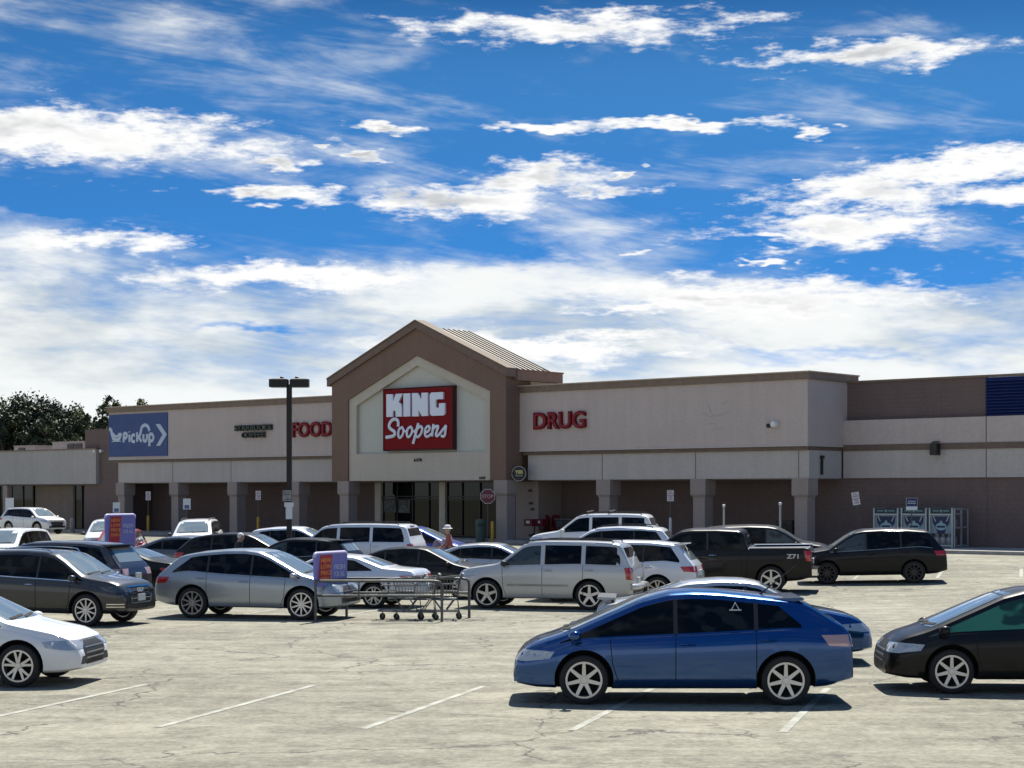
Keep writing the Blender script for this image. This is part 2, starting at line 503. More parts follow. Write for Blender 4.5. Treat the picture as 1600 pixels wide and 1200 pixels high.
def build_market():
    root = empty('supermarket', (CX, CY, 0), -TH)
    tag(root, 'long grey and mauve supermarket with brown gabled entrance and KING Soopers sign', 'supermarket')
    XL = bl(170); XR = bl(1262)                       # -57.x .. 0
    XP0, XP1 = bl(518.5, -1.1), bl(790.5, -1.1)       # portico front edges
    YB = 3.3                                           # back wall of the covered walk
    TOP, UB, LBT, LB = 8.60, 5.22, 4.98, 3.68
    # main block behind (mauve), one box with parapet
    mb = MB()
    xl = bl(133, .8)
    mb.box(xl, XL + .3, .8, 40, .3, 7.25)                         # left end, set back, lower parapet
    mb.box(XL + .3, XR + .0, YB, 40, .3, 8.0)                     # wall behind the walk
    mb.build('wall', W_MAUVE, root)
    mb = MB(); mb.box(0.0, 21, YB, 40, .3, 4.62 - .9)
    o = mb.build('wall', W_MAUVE, root); o['label'] = 'plain mauve block wall right of the last column'
    # right wing set-back wall: bands
    zr = lambda py, px=1460: bz(px, py, YB)
    z_a, z_b = 3.70, 4.98
    mb = MB(); mb.box(0.0, 21, YB - .12, YB, 3.70, 4.98); mb.build('lower_band', W_LOWER, root)
    mb = MB(); mb.box(0.0, 21, YB - .17, YB, 4.983, 5.26); mb.build('trim_band', M_TRIM, root)
    mb = MB(); mb.box(0.0, 21, YB - .12, YB, 5.263, 6.42); mb.build('upper_band', W_LIGHT, root)
    mb = MB(); mb.box(0.0, bl(1541, YB + .25), YB + .25, 39, 6.30, 8.20); mb.build('parapet', W_MAUVE, root)
    mb = MB(); mb.box(-.0, 21, YB + .18, YB + .5, 8.203, 8.30); mb.build('parapet_cap', M_CAP, root)
    # blue louvred panel
    xb = bl(1541, YB + .25) + .01
    mb = MB(); mb.box(xb, 21, YB + .22, YB + .3, 6.45, 8.18)
    for i in range(12):
        z = 6.5 + i * .14
        mb.add([(xb, YB + .12, z), (21, YB + .12, z), (21, YB + .22, z + .10), (xb, YB + .22, z + .10), (xb, YB + .21, z - .01), (21, YB + .21, z - .01)],
               [(0, 1, 2, 3), (0, 4, 5, 1)])
    mb.build('blue_louvre_panel', mat('blue metal louvre', (.006, .022, .12), .4, .3), root, fix=False)
    # expansion joint, drawn as thin dark strips
    mb = MB(); xj = bl(1541, YB - .12); mb.box(xj - .02, xj + .02, YB - .125, YB - .1, 3.7, 4.98); mb.box(xj - .02, xj + .02, YB - .125, YB - .1, 5.27, 6.42)
    mb.box(xj - .02, xj + .02, YB - .006, YB + .05, .6, 3.7)
    mb.build('expansion_joint', mat('dark joint line', (.10, .085, .08), .9), root)

    # left and right wings: deep fascia
    for (a, b, nm) in ((XL, XP0 + .35, 'left'), (XP1 - .35, 0.0, 'right')):
        mb = MB(); mb.box(a, b, 0.0, YB + 1.0, UB + .001, TOP - .36); o = mb.build('upper_fascia', W_LIGHT, root)
        mb = MB(); mb.box(a - (.0 if nm == 'right' else .10), b + (.12 if nm == 'right' else 0), -.10, YB + 1.1, TOP - .357, TOP - .045)
        mb.build('parapet_cap', M_CAP, root)
        mb = MB(); mb.box(a - (.0 if nm == 'right' else .15), b + (.17 if nm == 'right' else 0), -.15, YB + 1.15, TOP - .042, TOP + .02)
        mb.build('sunlit_cap_top', M_CAPL, root)
        mb = MB(); mb.box(a, b + (.03 if nm == 'right' else 0), -.04, YB + 1.0, UB - .055, UB - .002); mb.build('ledge', M_LEDGE, root)
        mb = MB(); mb.box(a + .5, b - .03, .10, YB, LBT, UB - .058); mb.build('trim_band', M_TRIM, root)
        mb = MB(); mb.box(a + .75, b - .05, .20, YB - .2, LB, LBT - .002)
        mb.build('lower_fascia', W_LOWER, root)
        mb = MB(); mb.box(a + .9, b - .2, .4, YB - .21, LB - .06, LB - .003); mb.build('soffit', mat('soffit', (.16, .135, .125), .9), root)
    # columns of the covered walk
    cw = .44

    def column(px_front_right, ly, side=.74, both=None):
        """column whose right front corner is seen at px"""
        xr_ = bl(px_front_right, ly)
        c = (xr_ - cw, ly + cw)
        mb = MB()
        zc = 2.92
        mb.box(c[0] - cw, c[0] + cw, c[1] - cw, c[1] + cw, zc, LB + .0)
        v = []
        q, r2 = cw, cw - .10
        mb.add([(c[0] - q, c[1] - q, zc), (c[0] + q, c[1] - q, zc), (c[0] + q, c[1] + q, zc), (c[0] - q, c[1] + q, zc),
                (c[0] - r2, c[1] - r2, zc - .13), (c[0] + r2, c[1] - r2, zc - .13), (c[0] + r2, c[1] + r2, zc - .13), (c[0] - r2, c[1] + r2, zc - .13)],
               [(0, 1, 5, 4), (1, 2, 6, 5), (2, 3, 7, 6), (3, 0, 4, 7)])
        mb.box(c[0] - r2, c[0] + r2, c[1] - r2, c[1] + r2, .5, zc - .128)
        return mb.build('column', W_COL, root)
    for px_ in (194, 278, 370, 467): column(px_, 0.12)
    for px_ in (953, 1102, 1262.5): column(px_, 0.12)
    # joints in the lower fascia over the columns
    for px_ in (270, 361, 941, 1087, 1248):
        mb = MB(); x = bl(px_, .2); mb.box(x - .018, x + .018, .193, .21, LB + .01, LBT - .01); mb.build('expansion_joint', MATS['dark joint line'], root)

    # ---------------- portico
    YP = -1.1
    P = lambda px, py, ly=YP: (bl(px, ly), bz(px, py, ly))
    ze = 9.22
    xa = bl(652, YP); za = bz(652, 512, YP)                      # apex
    zm = LB                                                       # underside of the cream panel
    outer = [(XP0, zm), (XP1, zm), (XP1, ze), (xa, za), (XP0, ze)]
    ix0, ix1 = bl(543.5, YP), bl(765.5, YP)
    inner = [(ix0, zm), (ix0, bz(543.7, 625, YP)), (bl(650, YP), bz(650, 555.5, YP)), (ix1, bz(764.5, 611, YP)), (ix1, zm)]
    # brown frame: left leg, right leg, two rakes as one prism with notch
    frame = [(XP0, zm), (ix0, zm)] + inner[1:4] + [(ix1, zm), (XP1, zm), (XP1, ze), (xa, za), (XP0, ze)]
    mb = MB(); mb.prism(frame, YP, YP + .5)
    mb.box(XP1 - 1.1, XP1, YP + .5, .2, zm, ze)
    mb.box(XP1 - 1.1, XP1 - .11, .2, 2.8, zm, ze)                  # right return of the tower
    mb.box(XP0, XP0 + .8, YP + .5, 2.8, zm, ze)
    mb.build('gable_frame', W_PORT, root)
    # cream panel with recess
    cx0, cx1 = bl(554.8, YP), bl(755.8, YP)
    rec = [(cx0, bz(554.5, 710, YP)), (cx0, bz(555, 633.7, YP)), (bl(650, YP), bz(650, 570.5, YP)), (cx1, bz(755.5, 622.5, YP)), (cx1, bz(756, 705.5, YP))]
    zr0 = bz(655, 707.5, YP)
    rec[0] = (cx0, zr0); rec[4] = (cx1, zr0)
    yc = YP + .10
    mb = MB()
    mb.prism([(ix0, zm + .004), (ix1, zm + .004), (ix1, zr0), (ix0, zr0)], yc, yc + .35)
    mb.prism([(ix0, zr0 + .001), (cx0, zr0 + .001), rec[1], inner[1]], yc, yc + .35)
    mb.prism([(cx1, zr0 + .001), (ix1, zr0 + .001), inner[3], rec[3]], yc, yc + .35)
    mb.prism([inner[1], rec[1], rec[2], inner[2]], yc, yc + .35)
    mb.prism([inner[2], rec[2], rec[3], inner[3]], yc, yc + .35)
    mb.build('cream_surround', W_CREAM, root)
    mb = MB(); mb.prism(rec, yc + .22, yc + .34); mb.build('recessed_panel', W_GREEN, root)
    # side wall behind, light stucco under the eave
    mb = MB(); mb.box(XP1 - 6, XP1 - .12, 2.9, 3.1, 8.3, ze - .35)
    mb.box(XP1 - .10, XP1 + .03, .9, 3.0, TOP + .021, ze - .35)
    mb.build('tower_side_wall', W_CREAM, root)
    # rake and eave trims
    def rake(x0, z0, x1, z1, t0, t1, y0, y1, m, name):
        d = Vector((x1 - x0, z1 - z0)).normalized(); n = Vector((-d.y, d.x))
        if n.y < 0: n = -n
        mb = MB(); mb.prism([(x0 + n.x * t0, z0 + n.y * t0), (x1 + n.x * t0, z1 + n.y * t0), (x1 + n.x * t1, z1 + n.y * t1), (x0 + n.x * t1, z0 + n.y * t1)], y0, y1)
        mb.build(name, m, root)
    M_RAKE = mat('brown rake trim', (.16, .105, .08), .6, var=.1)
    rz = za + .02
    # left rake
    for (x0, z0, x1, z1) in ((XP0 - .25, ze - .13, xa, rz), (xa, rz, XP1 + .25, ze - .13)):
        s = 1 if x0 < xa - .1 else -1
        mb = MB(); mb.prism([(x0, z0 - .05), (x1, z1 - .05), (x1, z1 + .34), (x0, z0 + .34)], YP - .16, YP + .55); mb.build('rake_trim', M_RAKE, root)
        mb = MB(); mb.prism([(x0, z0 + .343), (x1, z1 + .343), (x1, z1 + .41), (x0, z0 + .41)], YP - .21, YP + .6); mb.build('rake_cap', mat('tan rake cap', (.15, .11, .08), .8) if s < 0 else M_CAP, root)
    # box eave going back on the right
    mb = MB(); mb.box(XP1 - .4, XP1 + .30, YP + .553, 3.2, ze - .34, ze + .16); mb.box(XP1 - .45, XP1 + .35, YP + .61, 3.25, ze + .163, ze + .23)
    mb.build('side_eave', M_RAKE, root)
    mb = MB(); mb.box(XP0 - .3, XP0 + .4, YP + .553, 3.0, ze - .34, ze + .2); mb.build('side_eave', M_RAKE, root)
    # standing seam roof behind the gable
    rr = rz + .05
    roofm = mat('bronze roof sheet', (.17, .15, .125), .5, .1, var=.08)
    mb = MB()
    y0, y1 = YP + .62, 3.1
    for (x0, x1) in ((XP0 - .05, xa), (XP1 + .05, xa)):
        z0 = ze + .06
        mb.add([(x0, y0, z0), (x1, y0, rr), (x1, y1, rr), (x0, y1, z0), (x0, y0, z0 - .1), (x1, y0, rr - .1), (x1, y1, rr - .1), (x0, y1, z0 - .1)],
               [(0, 1, 2, 3), (7, 6, 5, 4), (0, 4, 5, 1), (1, 5, 6, 2), (2, 6, 7, 3), (3, 7, 4, 0)])
    roof = mb.build('roof', roofm, root)
    mb = MB()
    for k in range(9):
        y = y0 + .16 + k * (y1 - y0 - .25) / 8
        for (x0, x1) in ((XP0 - .05, xa), (XP1 + .05, xa)):
            z0 = ze + .065
            mb.add([(x0, y, z0), (x1, y, rr + .005), (x1, y, rr + .05), (x0, y, z0 + .045), (x0, y + .05, z0), (x1, y + .05, rr + .005), (x1, y + .05, rr + .05), (x0, y + .05, z0 + .045)],
                   [(0, 1, 2, 3), (7, 6, 5, 4), (3, 2, 6, 7), (0, 3, 7, 4), (1, 5, 6, 2)])
    o = mb.build('roof_seams', mat('dark roof rib', (.025, .02, .018), .8), roof)
    # gable back wall closing the roof
    mb = MB(); mb.prism([(XP0, ze - .4), (XP1, ze - .4), (XP1, ze + .1), (xa, rr - .12), (XP0, ze + .1)], y1 - .3, y1 - .02); mb.build('gable_back', W_PORT, root)
    # pillars under the portico
    for (p0, p1) in ((527, 544.5), (771, 792)):
        a, b = bl(p0, YP), bl(p1, YP)
        mb = MB(); d = .78
        zc = 2.98
        mb.box(a, b, YP + .01, YP + d + .1, zc, zm - .003)
        q = .10
        mb.add([(a, YP + .01, zc), (b, YP + .01, zc), (b, YP + d + .1, zc), (a, YP + d + .1, zc), (a + q, YP + q, zc - .13), (b - q, YP + q, zc - .13), (b - q, YP + d, zc - .13), (a + q, YP + d, zc - .13)],
               [(0, 1, 5, 4), (1, 2, 6, 5), (2, 3, 7, 6), (3, 0, 4, 7)])
        mb.box(a + q, b - q, YP + q, YP + d, .5, zc - .128)
        mb.build('column', W_COL, root)
    # entrance wall and storefront
    YE = 1.4
    e0, e1 = bl(595, YE), bl(800, YE)
    mb = MB(); mb.box(XP0 + 1.0, bl(586, YE), YE, YB, .5, zm); mb.build('entrance_side_wall', W_MAUVE, root)
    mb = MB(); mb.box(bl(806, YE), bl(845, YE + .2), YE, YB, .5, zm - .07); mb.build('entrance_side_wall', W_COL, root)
    mb = MB(); mb.box(e0 - .3, bl(806, YE), YE + .16, YE + .22, .5, zm - .07); g_ = mb.build('storefront_glass', M_SGLASS, root)
    for px_ in (586, 686.5):
        mb = MB(); x = bl(px_, YE); x2 = bl(px_ + 9, YE); mb.box(x, x2, YE - .02, YE + .5, .5, zm - .071); mb.build('entrance_post', W_CREAM, root)
    mb = MB()
    for px_ in (619, 643, 668, 720, 748, 776):
        x = bl(px_, YE); mb.box(x - .03, x + .03, YE + .08, YE + .159, .57, zm - .1)
    for z in (.62, 2.62, 2.78): mb.box(e0, bl(805, YE), YE + .09, YE + .158, z, z + .07)
    mb.build('storefront_frame', M_FRAME, root)
    mb = MB()
    for (p0, p1, q0, q1) in ((599, 618, 784, 805), (622, 640, 783, 806)):
        x, x2 = bl(p0, YE + .1), bl(p1, YE + .1); mb.box(x, x2, YE + .12, YE + .157, zat(q1, 88), zat(q0, 88))
    mb.build('window_poster', mat('faded window poster', (.07, .075, .07), .6, var=.6, vscale=5), root)
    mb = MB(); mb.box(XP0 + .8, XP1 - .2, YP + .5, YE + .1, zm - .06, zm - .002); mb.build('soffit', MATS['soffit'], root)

    # ---------------- signs fixed on the facade
    def sign_block():
        ys = yc + .22; yf = ys - .34
        a, b = bl(600, yf), bl(706.0, yf); z0, z1 = bz(655, 701.5, yf), bz(655, 607, yf)
        mb = MB(); mb.box(a, b, yf, ys - .002, z0, z1)
        s = mb.build('sign_box', mat('deep red sign face', (.20, .008, .012), .7, spec=.15), root)
        s['label'] = 'red square sign reading KING Soopers'
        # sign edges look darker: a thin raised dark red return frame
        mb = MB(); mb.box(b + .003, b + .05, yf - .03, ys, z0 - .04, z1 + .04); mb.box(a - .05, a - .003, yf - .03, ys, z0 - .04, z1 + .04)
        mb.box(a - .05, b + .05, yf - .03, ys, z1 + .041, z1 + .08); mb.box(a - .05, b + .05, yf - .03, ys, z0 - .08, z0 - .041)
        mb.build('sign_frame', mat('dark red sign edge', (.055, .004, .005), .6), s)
        S = 10.43
        q = lambda X, Y_: (bl(590 + X / S, yf), bz(590 + X / S, 595 + Y_ / S, yf))
        yl = yf - .12
        K_ = [(165, 222), (270, 219), (276, 335), (322, 214), (432, 209), (362, 348), (402, 372), (416, 425), (416, 584), (318, 586), (316, 500), (292, 480), (272, 500), (268, 588), (168, 590)]
        I_ = [(444, 209), (552, 205), (552, 580), (446, 584)]
        N_ = [(585, 203), (676, 200), (738, 308), (738, 197), (838, 193), (843, 572), (744, 577), (686, 470), (690, 579), (588, 581)]
        G_ = [(902, 192), (1088, 184), (1088, 300), (985, 302), (970, 318), (972, 425), (990, 442), (1022, 440), (1024, 368), (1118, 362), (1118, 540), (1090, 566), (905, 572), (878, 545), (872, 225)]
        mb = MB()
        for L_ in (K_, I_, N_, G_): mb.prism([q(*p) for p in L_], yl, yf - .002)
        mb.build('lettering', mat('white sign letters', (.70, .76, .88), .4, coat=.3), s)['label'] = 'block letters KING'
        mb = MB()

        def stroke(pts, r=2.6):
            # smooth polyline
            P_ = [Vector((p[0], p[1], 0)) for p in pts]; out = []
            for i in range(len(P_) - 1):
                p0, p1, p2, p3 = P_[max(i - 1, 0)], P_[i], P_[i + 1], P_[min(i + 2, len(P_) - 1)]
                for k in range(5):
                    t = k / 5
                    out.append(.5 * ((2 * p1) + (p2 - p0) * t + (2 * p0 - 5 * p1 + 4 * p2 - p3) * t * t + (3 * p1 - p0 - 3 * p2 + p3) * t ** 3))
            out.append(P_[-1])
            w = [(q(p.x, p.y)[0], yf - .06, q(p.x, p.y)[1]) for p in out]
            mb.tube(w, r / 28.5, 8, flat=.6)
        stroke([(346, 745), (352, 690), (335, 640), (300, 625), (250, 640), (208, 700), (205, 760), (245, 800), (288, 830), (290, 880), (250, 905), (150, 922)], 2.75)
        stroke([(400, 765), (365, 790), (350, 860), (358, 915), (385, 925), (425, 870), (435, 800), (415, 762), (400, 765)], 2.2)
        stroke([(435, 800), (480, 830), (510, 800)], 1.7)
        stroke([(545, 755), (505, 785), (490, 850), (498, 905), (525, 912), (565, 862), (578, 795), (558, 752), (545, 755)], 2.2)
        stroke([(575, 800), (610, 830), (640, 790)], 1.7)
        stroke([(680, 690), (655, 780), (625, 900), (590, 1025)], 2.6)
        stroke([(650, 800), (690, 755), (725, 745), (740, 790), (715, 870), (670, 915), (640, 905)], 2.2)
        stroke([(780, 850), (840, 820), (865, 765), (840, 738), (800, 770), (782, 850), (800, 905), (850, 900), (890, 860)], 2.1)
        stroke([(925, 705), (918, 760), (905, 850), (897, 905)], 2.4)
        stroke([(915, 790), (960, 745), (1000, 745), (985, 800), (965, 870), (975, 900), (1010, 880), (1050, 830), (1130, 725)], 2.3)
        stroke([(1130, 725), (1120, 800), (1110, 880), (1085, 908), (1050, 895)], 2.3)
        mb.build('lettering', MATS['white sign letters'], s, smooth=50)['label'] = 'script lettering Soopers'
    sign_block()
    M_LRED = mat('dark red channel letters', (.17, .006, .012), .6, spec=.2); M_LPINK = mat('pale letter core', (.30, .05, .06), .6, spec=.2)

    def word(body, p0, p1, q0, q1, ly, nm):
        a, b = bl(p0, ly), bl(p1, ly); z0, z1 = bz((p0 + p1) / 2, q1, ly), bz((p0 + p1) / 2, q0, ly)
        mb = text_mb(body, a, b, z0, z1, ly - .02, .14, .03)
        o = mb.build('lettering', M_LRED, root); o['label'] = 'red word ' + body
        mb = text_mb(body, a + .10, b - .10, z0 + .10, z1 - .10, ly - .163, .012, -.022)
        mb.build('letter_core', M_LPINK, o)
    word('FOOD', 458.5, 521, 659, 683, 0, 'food')
    word('DRUG', 836, 917, 643, 670.5, 0, 'drug')
    a, b = bl(369, 0), bl(427, 0)
    mb = text_mb('STARBUCKS', a, b, bz(398, 672.8, 0), bz(398, 663.8, 0), -.02, .15, .03)
    text_mb('COFFEE', bl(380, 0), bl(416, 0), bz(398, 684, 0), bz(398, 675, 0), -.02, .15, .03, mb=mb)
    o = mb.build('lettering', mat('dark green letters', (.006, .022, .018), .4), root); o['label'] = 'dark green words STARBUCKS COFFEE'
    # pickup banner
    a, b = bl(171, 0), bl(262.5, 0); z0, z1 = bz(216, 713.2, 0), bz(216, 646.5, 0)
    mb = MB(); mb.box(a, b, -.06, -.003, z0, z1); ban = mb.build('pickup_banner', mat('blue banner', (.028, .062, .20), .55, var=.06, vscale=1), root)
    ban['label'] = 'blue banner reading Pickup with cart and chevron'
    S = 12.0
    q = lambda X, Y_: (bl(160 + X / S, -.06), bz(160 + X / S, 630 + Y_ / S, -.06))
    mw = mat('pale blue print', (.48, .56, .68), .5)
    mb = MB()

    def st(pts, r=.12, closed=False):
        P_ = [Vector((p[0], p[1], 0)) for p in pts]; out = []
        for i in range(len(P_) - 1):
            p0, p1, p2, p3 = P_[max(i - 1, 0)], P_[i], P_[i + 1], P_[min(i + 2, len(P_) - 1)]
            for k in range(5):
                t = k / 5
                out.append(.5 * ((2 * p1) + (p2 - p0) * t + (2 * p0 - 5 * p1 + 4 * p2 - p3) * t * t + (3 * p1 - p0 - 3 * p2 + p3) * t ** 3))
        out.append(P_[-1])
        mb.tube([(q(p.x, p.y)[0], -.062, q(p.x, p.y)[1]) for p in out], r, 8, flat=.12)
    st([(400, 735), (400, 645), (400, 560)], .10); st([(400, 565), (450, 570), (458, 620), (430, 655), (400, 655)], .10)
    st([(505, 590), (508, 660), (510, 730)], .10); st([(503, 532), (505, 545)], .11)
    st([(610, 600), (565, 600), (548, 655), (565, 715), (612, 718)], .10)
    st([(650, 545), (650, 640), (652, 725)], .10); st([(655, 650), (700, 605), (720, 540), (740, 450), (800, 410), (855, 440), (885, 520)], .11)
    st([(680, 640), (710, 680), (735, 722)], .10)
    st([(770, 580), (770, 660), (785, 710), (820, 700), (835, 650), (835, 580)], .10)
    st([(880, 575), (880, 690), (882, 805)], .11); st([(882, 585), (930, 580), (958, 640), (930, 705), (885, 700)], .10)
    # cart with a smile
    st([(130, 480), (165, 510), (180, 580), (205, 660), (260, 690), (315, 665), (350, 560)], .12)
    st([(205, 560), (225, 605), (262, 625), (300, 600), (315, 560)], .08)
    st([(203, 712), (203, 726)], .16); st([(325, 708), (325, 722)], .16)
    mb.build('lettering', mw, ban, smooth=60)['label'] = 'word Pickup with smiling cart mark'
    mb = MB(); mb.prism([q(*p) for p in ((1000, 392), (1085, 390), (1212, 585), (1085, 798), (1010, 798), (1130, 590))], -.075, -.062)
    mb.build('chevron', mw, ban)
    # house numbers, wall lamp, camera, speaker conduit, round sign
    blk = mat('black lettering', (.012, .012, .012), .5)
    yq = yc
    mb = text_mb('6470', bl(647, yq), bl(659.5, yq), bz(653, 721.5, yq), bz(653, 716, yq), yq, .03, .02)
    mb.build('house_number', blk, root)
    text_mb('6470', bl(749, yq), bl(758.5, yq), bz(753, 749, yq), bz(753, 744.5, yq), yq, .03, .03).build('house_number', blk, root)
    x = bl(1212, 0); z = bz(1212, 663, 0)
    mb = MB(); mb.lathe([(.02, -.30), (.13, -.28), (.17, -.18), (.17, -.02)], 16, 'y', (x, 0, z)); cm = mb.build('security_camera', mat('camera white', (.7, .7, .7), .4), root, smooth=40)
    mb = MB(); mb.lathe([(.02, -.12), (.09, -.1), (.12, 0), (.09, .08)], 12, 'z', (x - .25, -.22, z - .05)); mb.build('lens', blk, cm)
    x = bl(1464, YB - .17); mb = MB(); mb.box(x - .17, x + .17, YB - .55, YB - .175, 4.72, 5.24); mb.add([(x - .17, YB - .55, 5.243), (x + .17, YB - .55, 5.243), (x + .17, YB - .18, 5.36), (x - .17, YB - .18, 5.36)], [(0, 1, 2, 3)])
    mb.build('wall_lamp', blk, root)
    mb = MB()
    for pts in (((1103, 625), (1109, 640), (1115, 650), (1128, 648), (1141, 643)), ((1128, 632), (1135, 629), (1138, 622)), ((1104, 663), (1112, 661), (1120, 662)), ((1111, 671), (1122, 670), (1131, 668)), ((1097, 645), (1106, 649), (1118, 655))):
        mb.tube([(bl(a_, 0), -.002, bz(a_, b_, 0)) for a_, b_ in pts], [.02] + [.045] * (len(pts) - 2) + [.015], 6, flat=.06)
    mb.build('old_sign_stain', wall_mat('stained stucco', (.44, .38, .36)), root)
    # black downlight strip on the corner return
    mb = MB(); mb.box(-.01 + .0, .06, 1.15, 1.28, 3.85, 4.72); mb.box(0, .10, 1.1, 1.33, 4.6, 4.74)
    mb.build('corner_fixture', blk, root)
    # round hanging sign on the tower's side
    x = XP1 + .42; y = YP + .55; z = bz(804, 740, YP + .3)
    sg = empty('round_sign', (0, 0, 0)); sg.parent = root
    mb = MB(); mb.lathe([(.01, -.05), (.50, -.05), (.50, .05), (.01, .05)], 32, 'y', (0, 0, 0)); d_ = mb.build('disc', blk, sg, smooth=40)
    mb = MB(); mb.tube([(.47 * math.cos(t), -.06, .47 * math.sin(t)) for t in np.linspace(0, 2 * math.pi, 33)], .022, 6); mb.build('rim', mat('sign rim grey', (.45, .44, .42), .5), sg, smooth=40)
    mb = text_mb('YES', -.27, .27, .0, .22, -.052, .02, .05); mb.build('lettering', mat('yellow letters', (.62, .56, .22), .5), sg)
    mb = text_mb('WE DO', -.25, .25, -.18, -.07, -.052, .02, .04); mb.build('lettering', mat('grey green letters', (.32, .36, .28), .5), sg)
    mb = MB(); mb.box(-.55, -.45, -.03, .03, -.05, .05); mb.build('bracket', blk, sg)
    sg.scale = (.80,) * 3; sg.location = (x + .0, y, z); sg.rotation_euler = (0, 0, R(28)); sg['label'] = 'round black and yellow sign beside the entrance'
    # small boxes on the entrance side wall
    for (p_, q_) in ((830, 788), (832.5, 798), (829, 766)):
        mb = MB(); x = bl(p_, YE); mb.box(x - .09, x + .09, YE - .09, YE - .002, zat(q_ + 2, 86), zat(q_ - 2, 86)); mb.build('wall_box', blk, root)
    x = bl(158, .8); z = bz(158, 705, .8)
    mb = MB(); mb.box(x - .4, x + .4, .72, .798, z - .03, z + .03)
    for s in (-.35, .35): mb.lathe([(.05, -.3), (.12, -.26), (.06, 0)], 10, 'y', (x + s, .72, z))
    mb.build('flood_lights', mat('camera white', (.7, .7, .7)), root)
    # dark standing pipe inside the walk
    mb = MB(); mb.box(bl(203, 3.1), bl(206, 3.1), 2.9, 3.28, .5, 3.6); mb.build('downpipe', M_FRAME, root)


build_market()


def build_strip():
    """lower shop building left of the supermarket"""
    root = empty('shop_building', (CX, CY, 0), -TH)
    tag(root, 'low grey shop building with deep flat fascia left of the supermarket', 'shop building')
    YF = .5
    x1 = bl(150, YF); x0 = x1 - 26
    z1 = bz(75, 704, YF); z0 = bz(75, 756.5, YF)
    mb = MB(); mb.box(x0, x1, YF, .79, z0, z1); mb.box(x0, bl(132, .8), .791, 2.2, z0, z1); mb.build('fascia', wall_mat('grey stucco', (.40, .38, .36)), root)
    mb = MB(); mb.box(x0, x1 + .06, YF - .06, .79, z1 + .003, z1 + .08); mb.box(x0, x1 - 1.3, .791, 2.2, z1 + .003, z1 + .08); mb.build('fascia_cap', M_CAP, root)
    mb = MB(); mb.box(x0, bl(132, .8) - .02, 2.205, 24, .3, 5.7); mb.build('wall', wall_mat('taupe block', (.24, .20, .17), (.41, .205)), root)
    mb = MB()
    yw = 2.2
    mb.box(bl(58, yw), bl(115, yw), yw - .04, yw - .003, .6, z0 - .09); mb.build('plain_wall_panel', wall_mat('taupe block', (0, 0, 0)), root)
    for (p0, p1) in ((0, 55), (118, 131)):
        mb = MB(); mb.box(bl(p0, yw) - (4 if p0 == 0 else 0), bl(p1, yw), yw - .08, yw - .004, .6, z0 - .09)
        w = mb.build('shop_window', M_SGLASS, root)
        mb = MB()
        for p in ((2, 20, 38, 54) if p0 == 0 else (119, 130)):
            x = bl(p, yw); mb.box(x - .06, x + .06, yw - .14, yw - .083, .6, z0 - .1)
        mb.build('frame', M_FRAME, w)
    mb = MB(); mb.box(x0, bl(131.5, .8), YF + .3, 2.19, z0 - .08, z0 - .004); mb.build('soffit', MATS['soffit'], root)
    for p in (8,):
        x = bl(p, YF + .1); mb = MB(); mb.box(x - .25, x + .25, YF + .1, YF + .5, .5, z0 - .081); mb.build('column', W_COL, root)
    # roof plant
    mt = mat('pale roof unit', (.42, .37, .34), .6, var=.1); mg = mat('unit grille', (.10, .09, .09), .6)
    for (p0, p1, h, lab) in ((82, 106, bz(100, 691, 6), 'long pale rooftop unit with side grilles'), (22, 54, bz(40, 697, 6), 'smaller pale rooftop unit at the left')):
        ly = 6
        a, b = bl(p0, ly), bl(p1, ly) + (2.0 if p0 == 82 else 0)
        u = empty('rooftop_unit', (0, 0, 0)); u.parent = root; u['label'] = lab
        mb = MB(); mb.box(a, b, ly, ly + 3, 5.7, h); mb.box(a - .05, b + .05, ly - .05, ly + 3.05, h + .002, h + .05); mb.build('casing', mt, u)
        mb = MB()
        n = 2 if p0 == 82 else 1
        for i in range(n):
            gx = b - 2.0 + i * .95; mb.box(gx, gx + .8, ly - .06, ly - .003, h - .62, h - .12)
            for k in range(5): mb.box(gx + .02, gx + .78, ly - .09, ly - .063, h - .58 + k * .09, h - .54 + k * .09)
        mb.build('grille', mg, u)


build_strip()


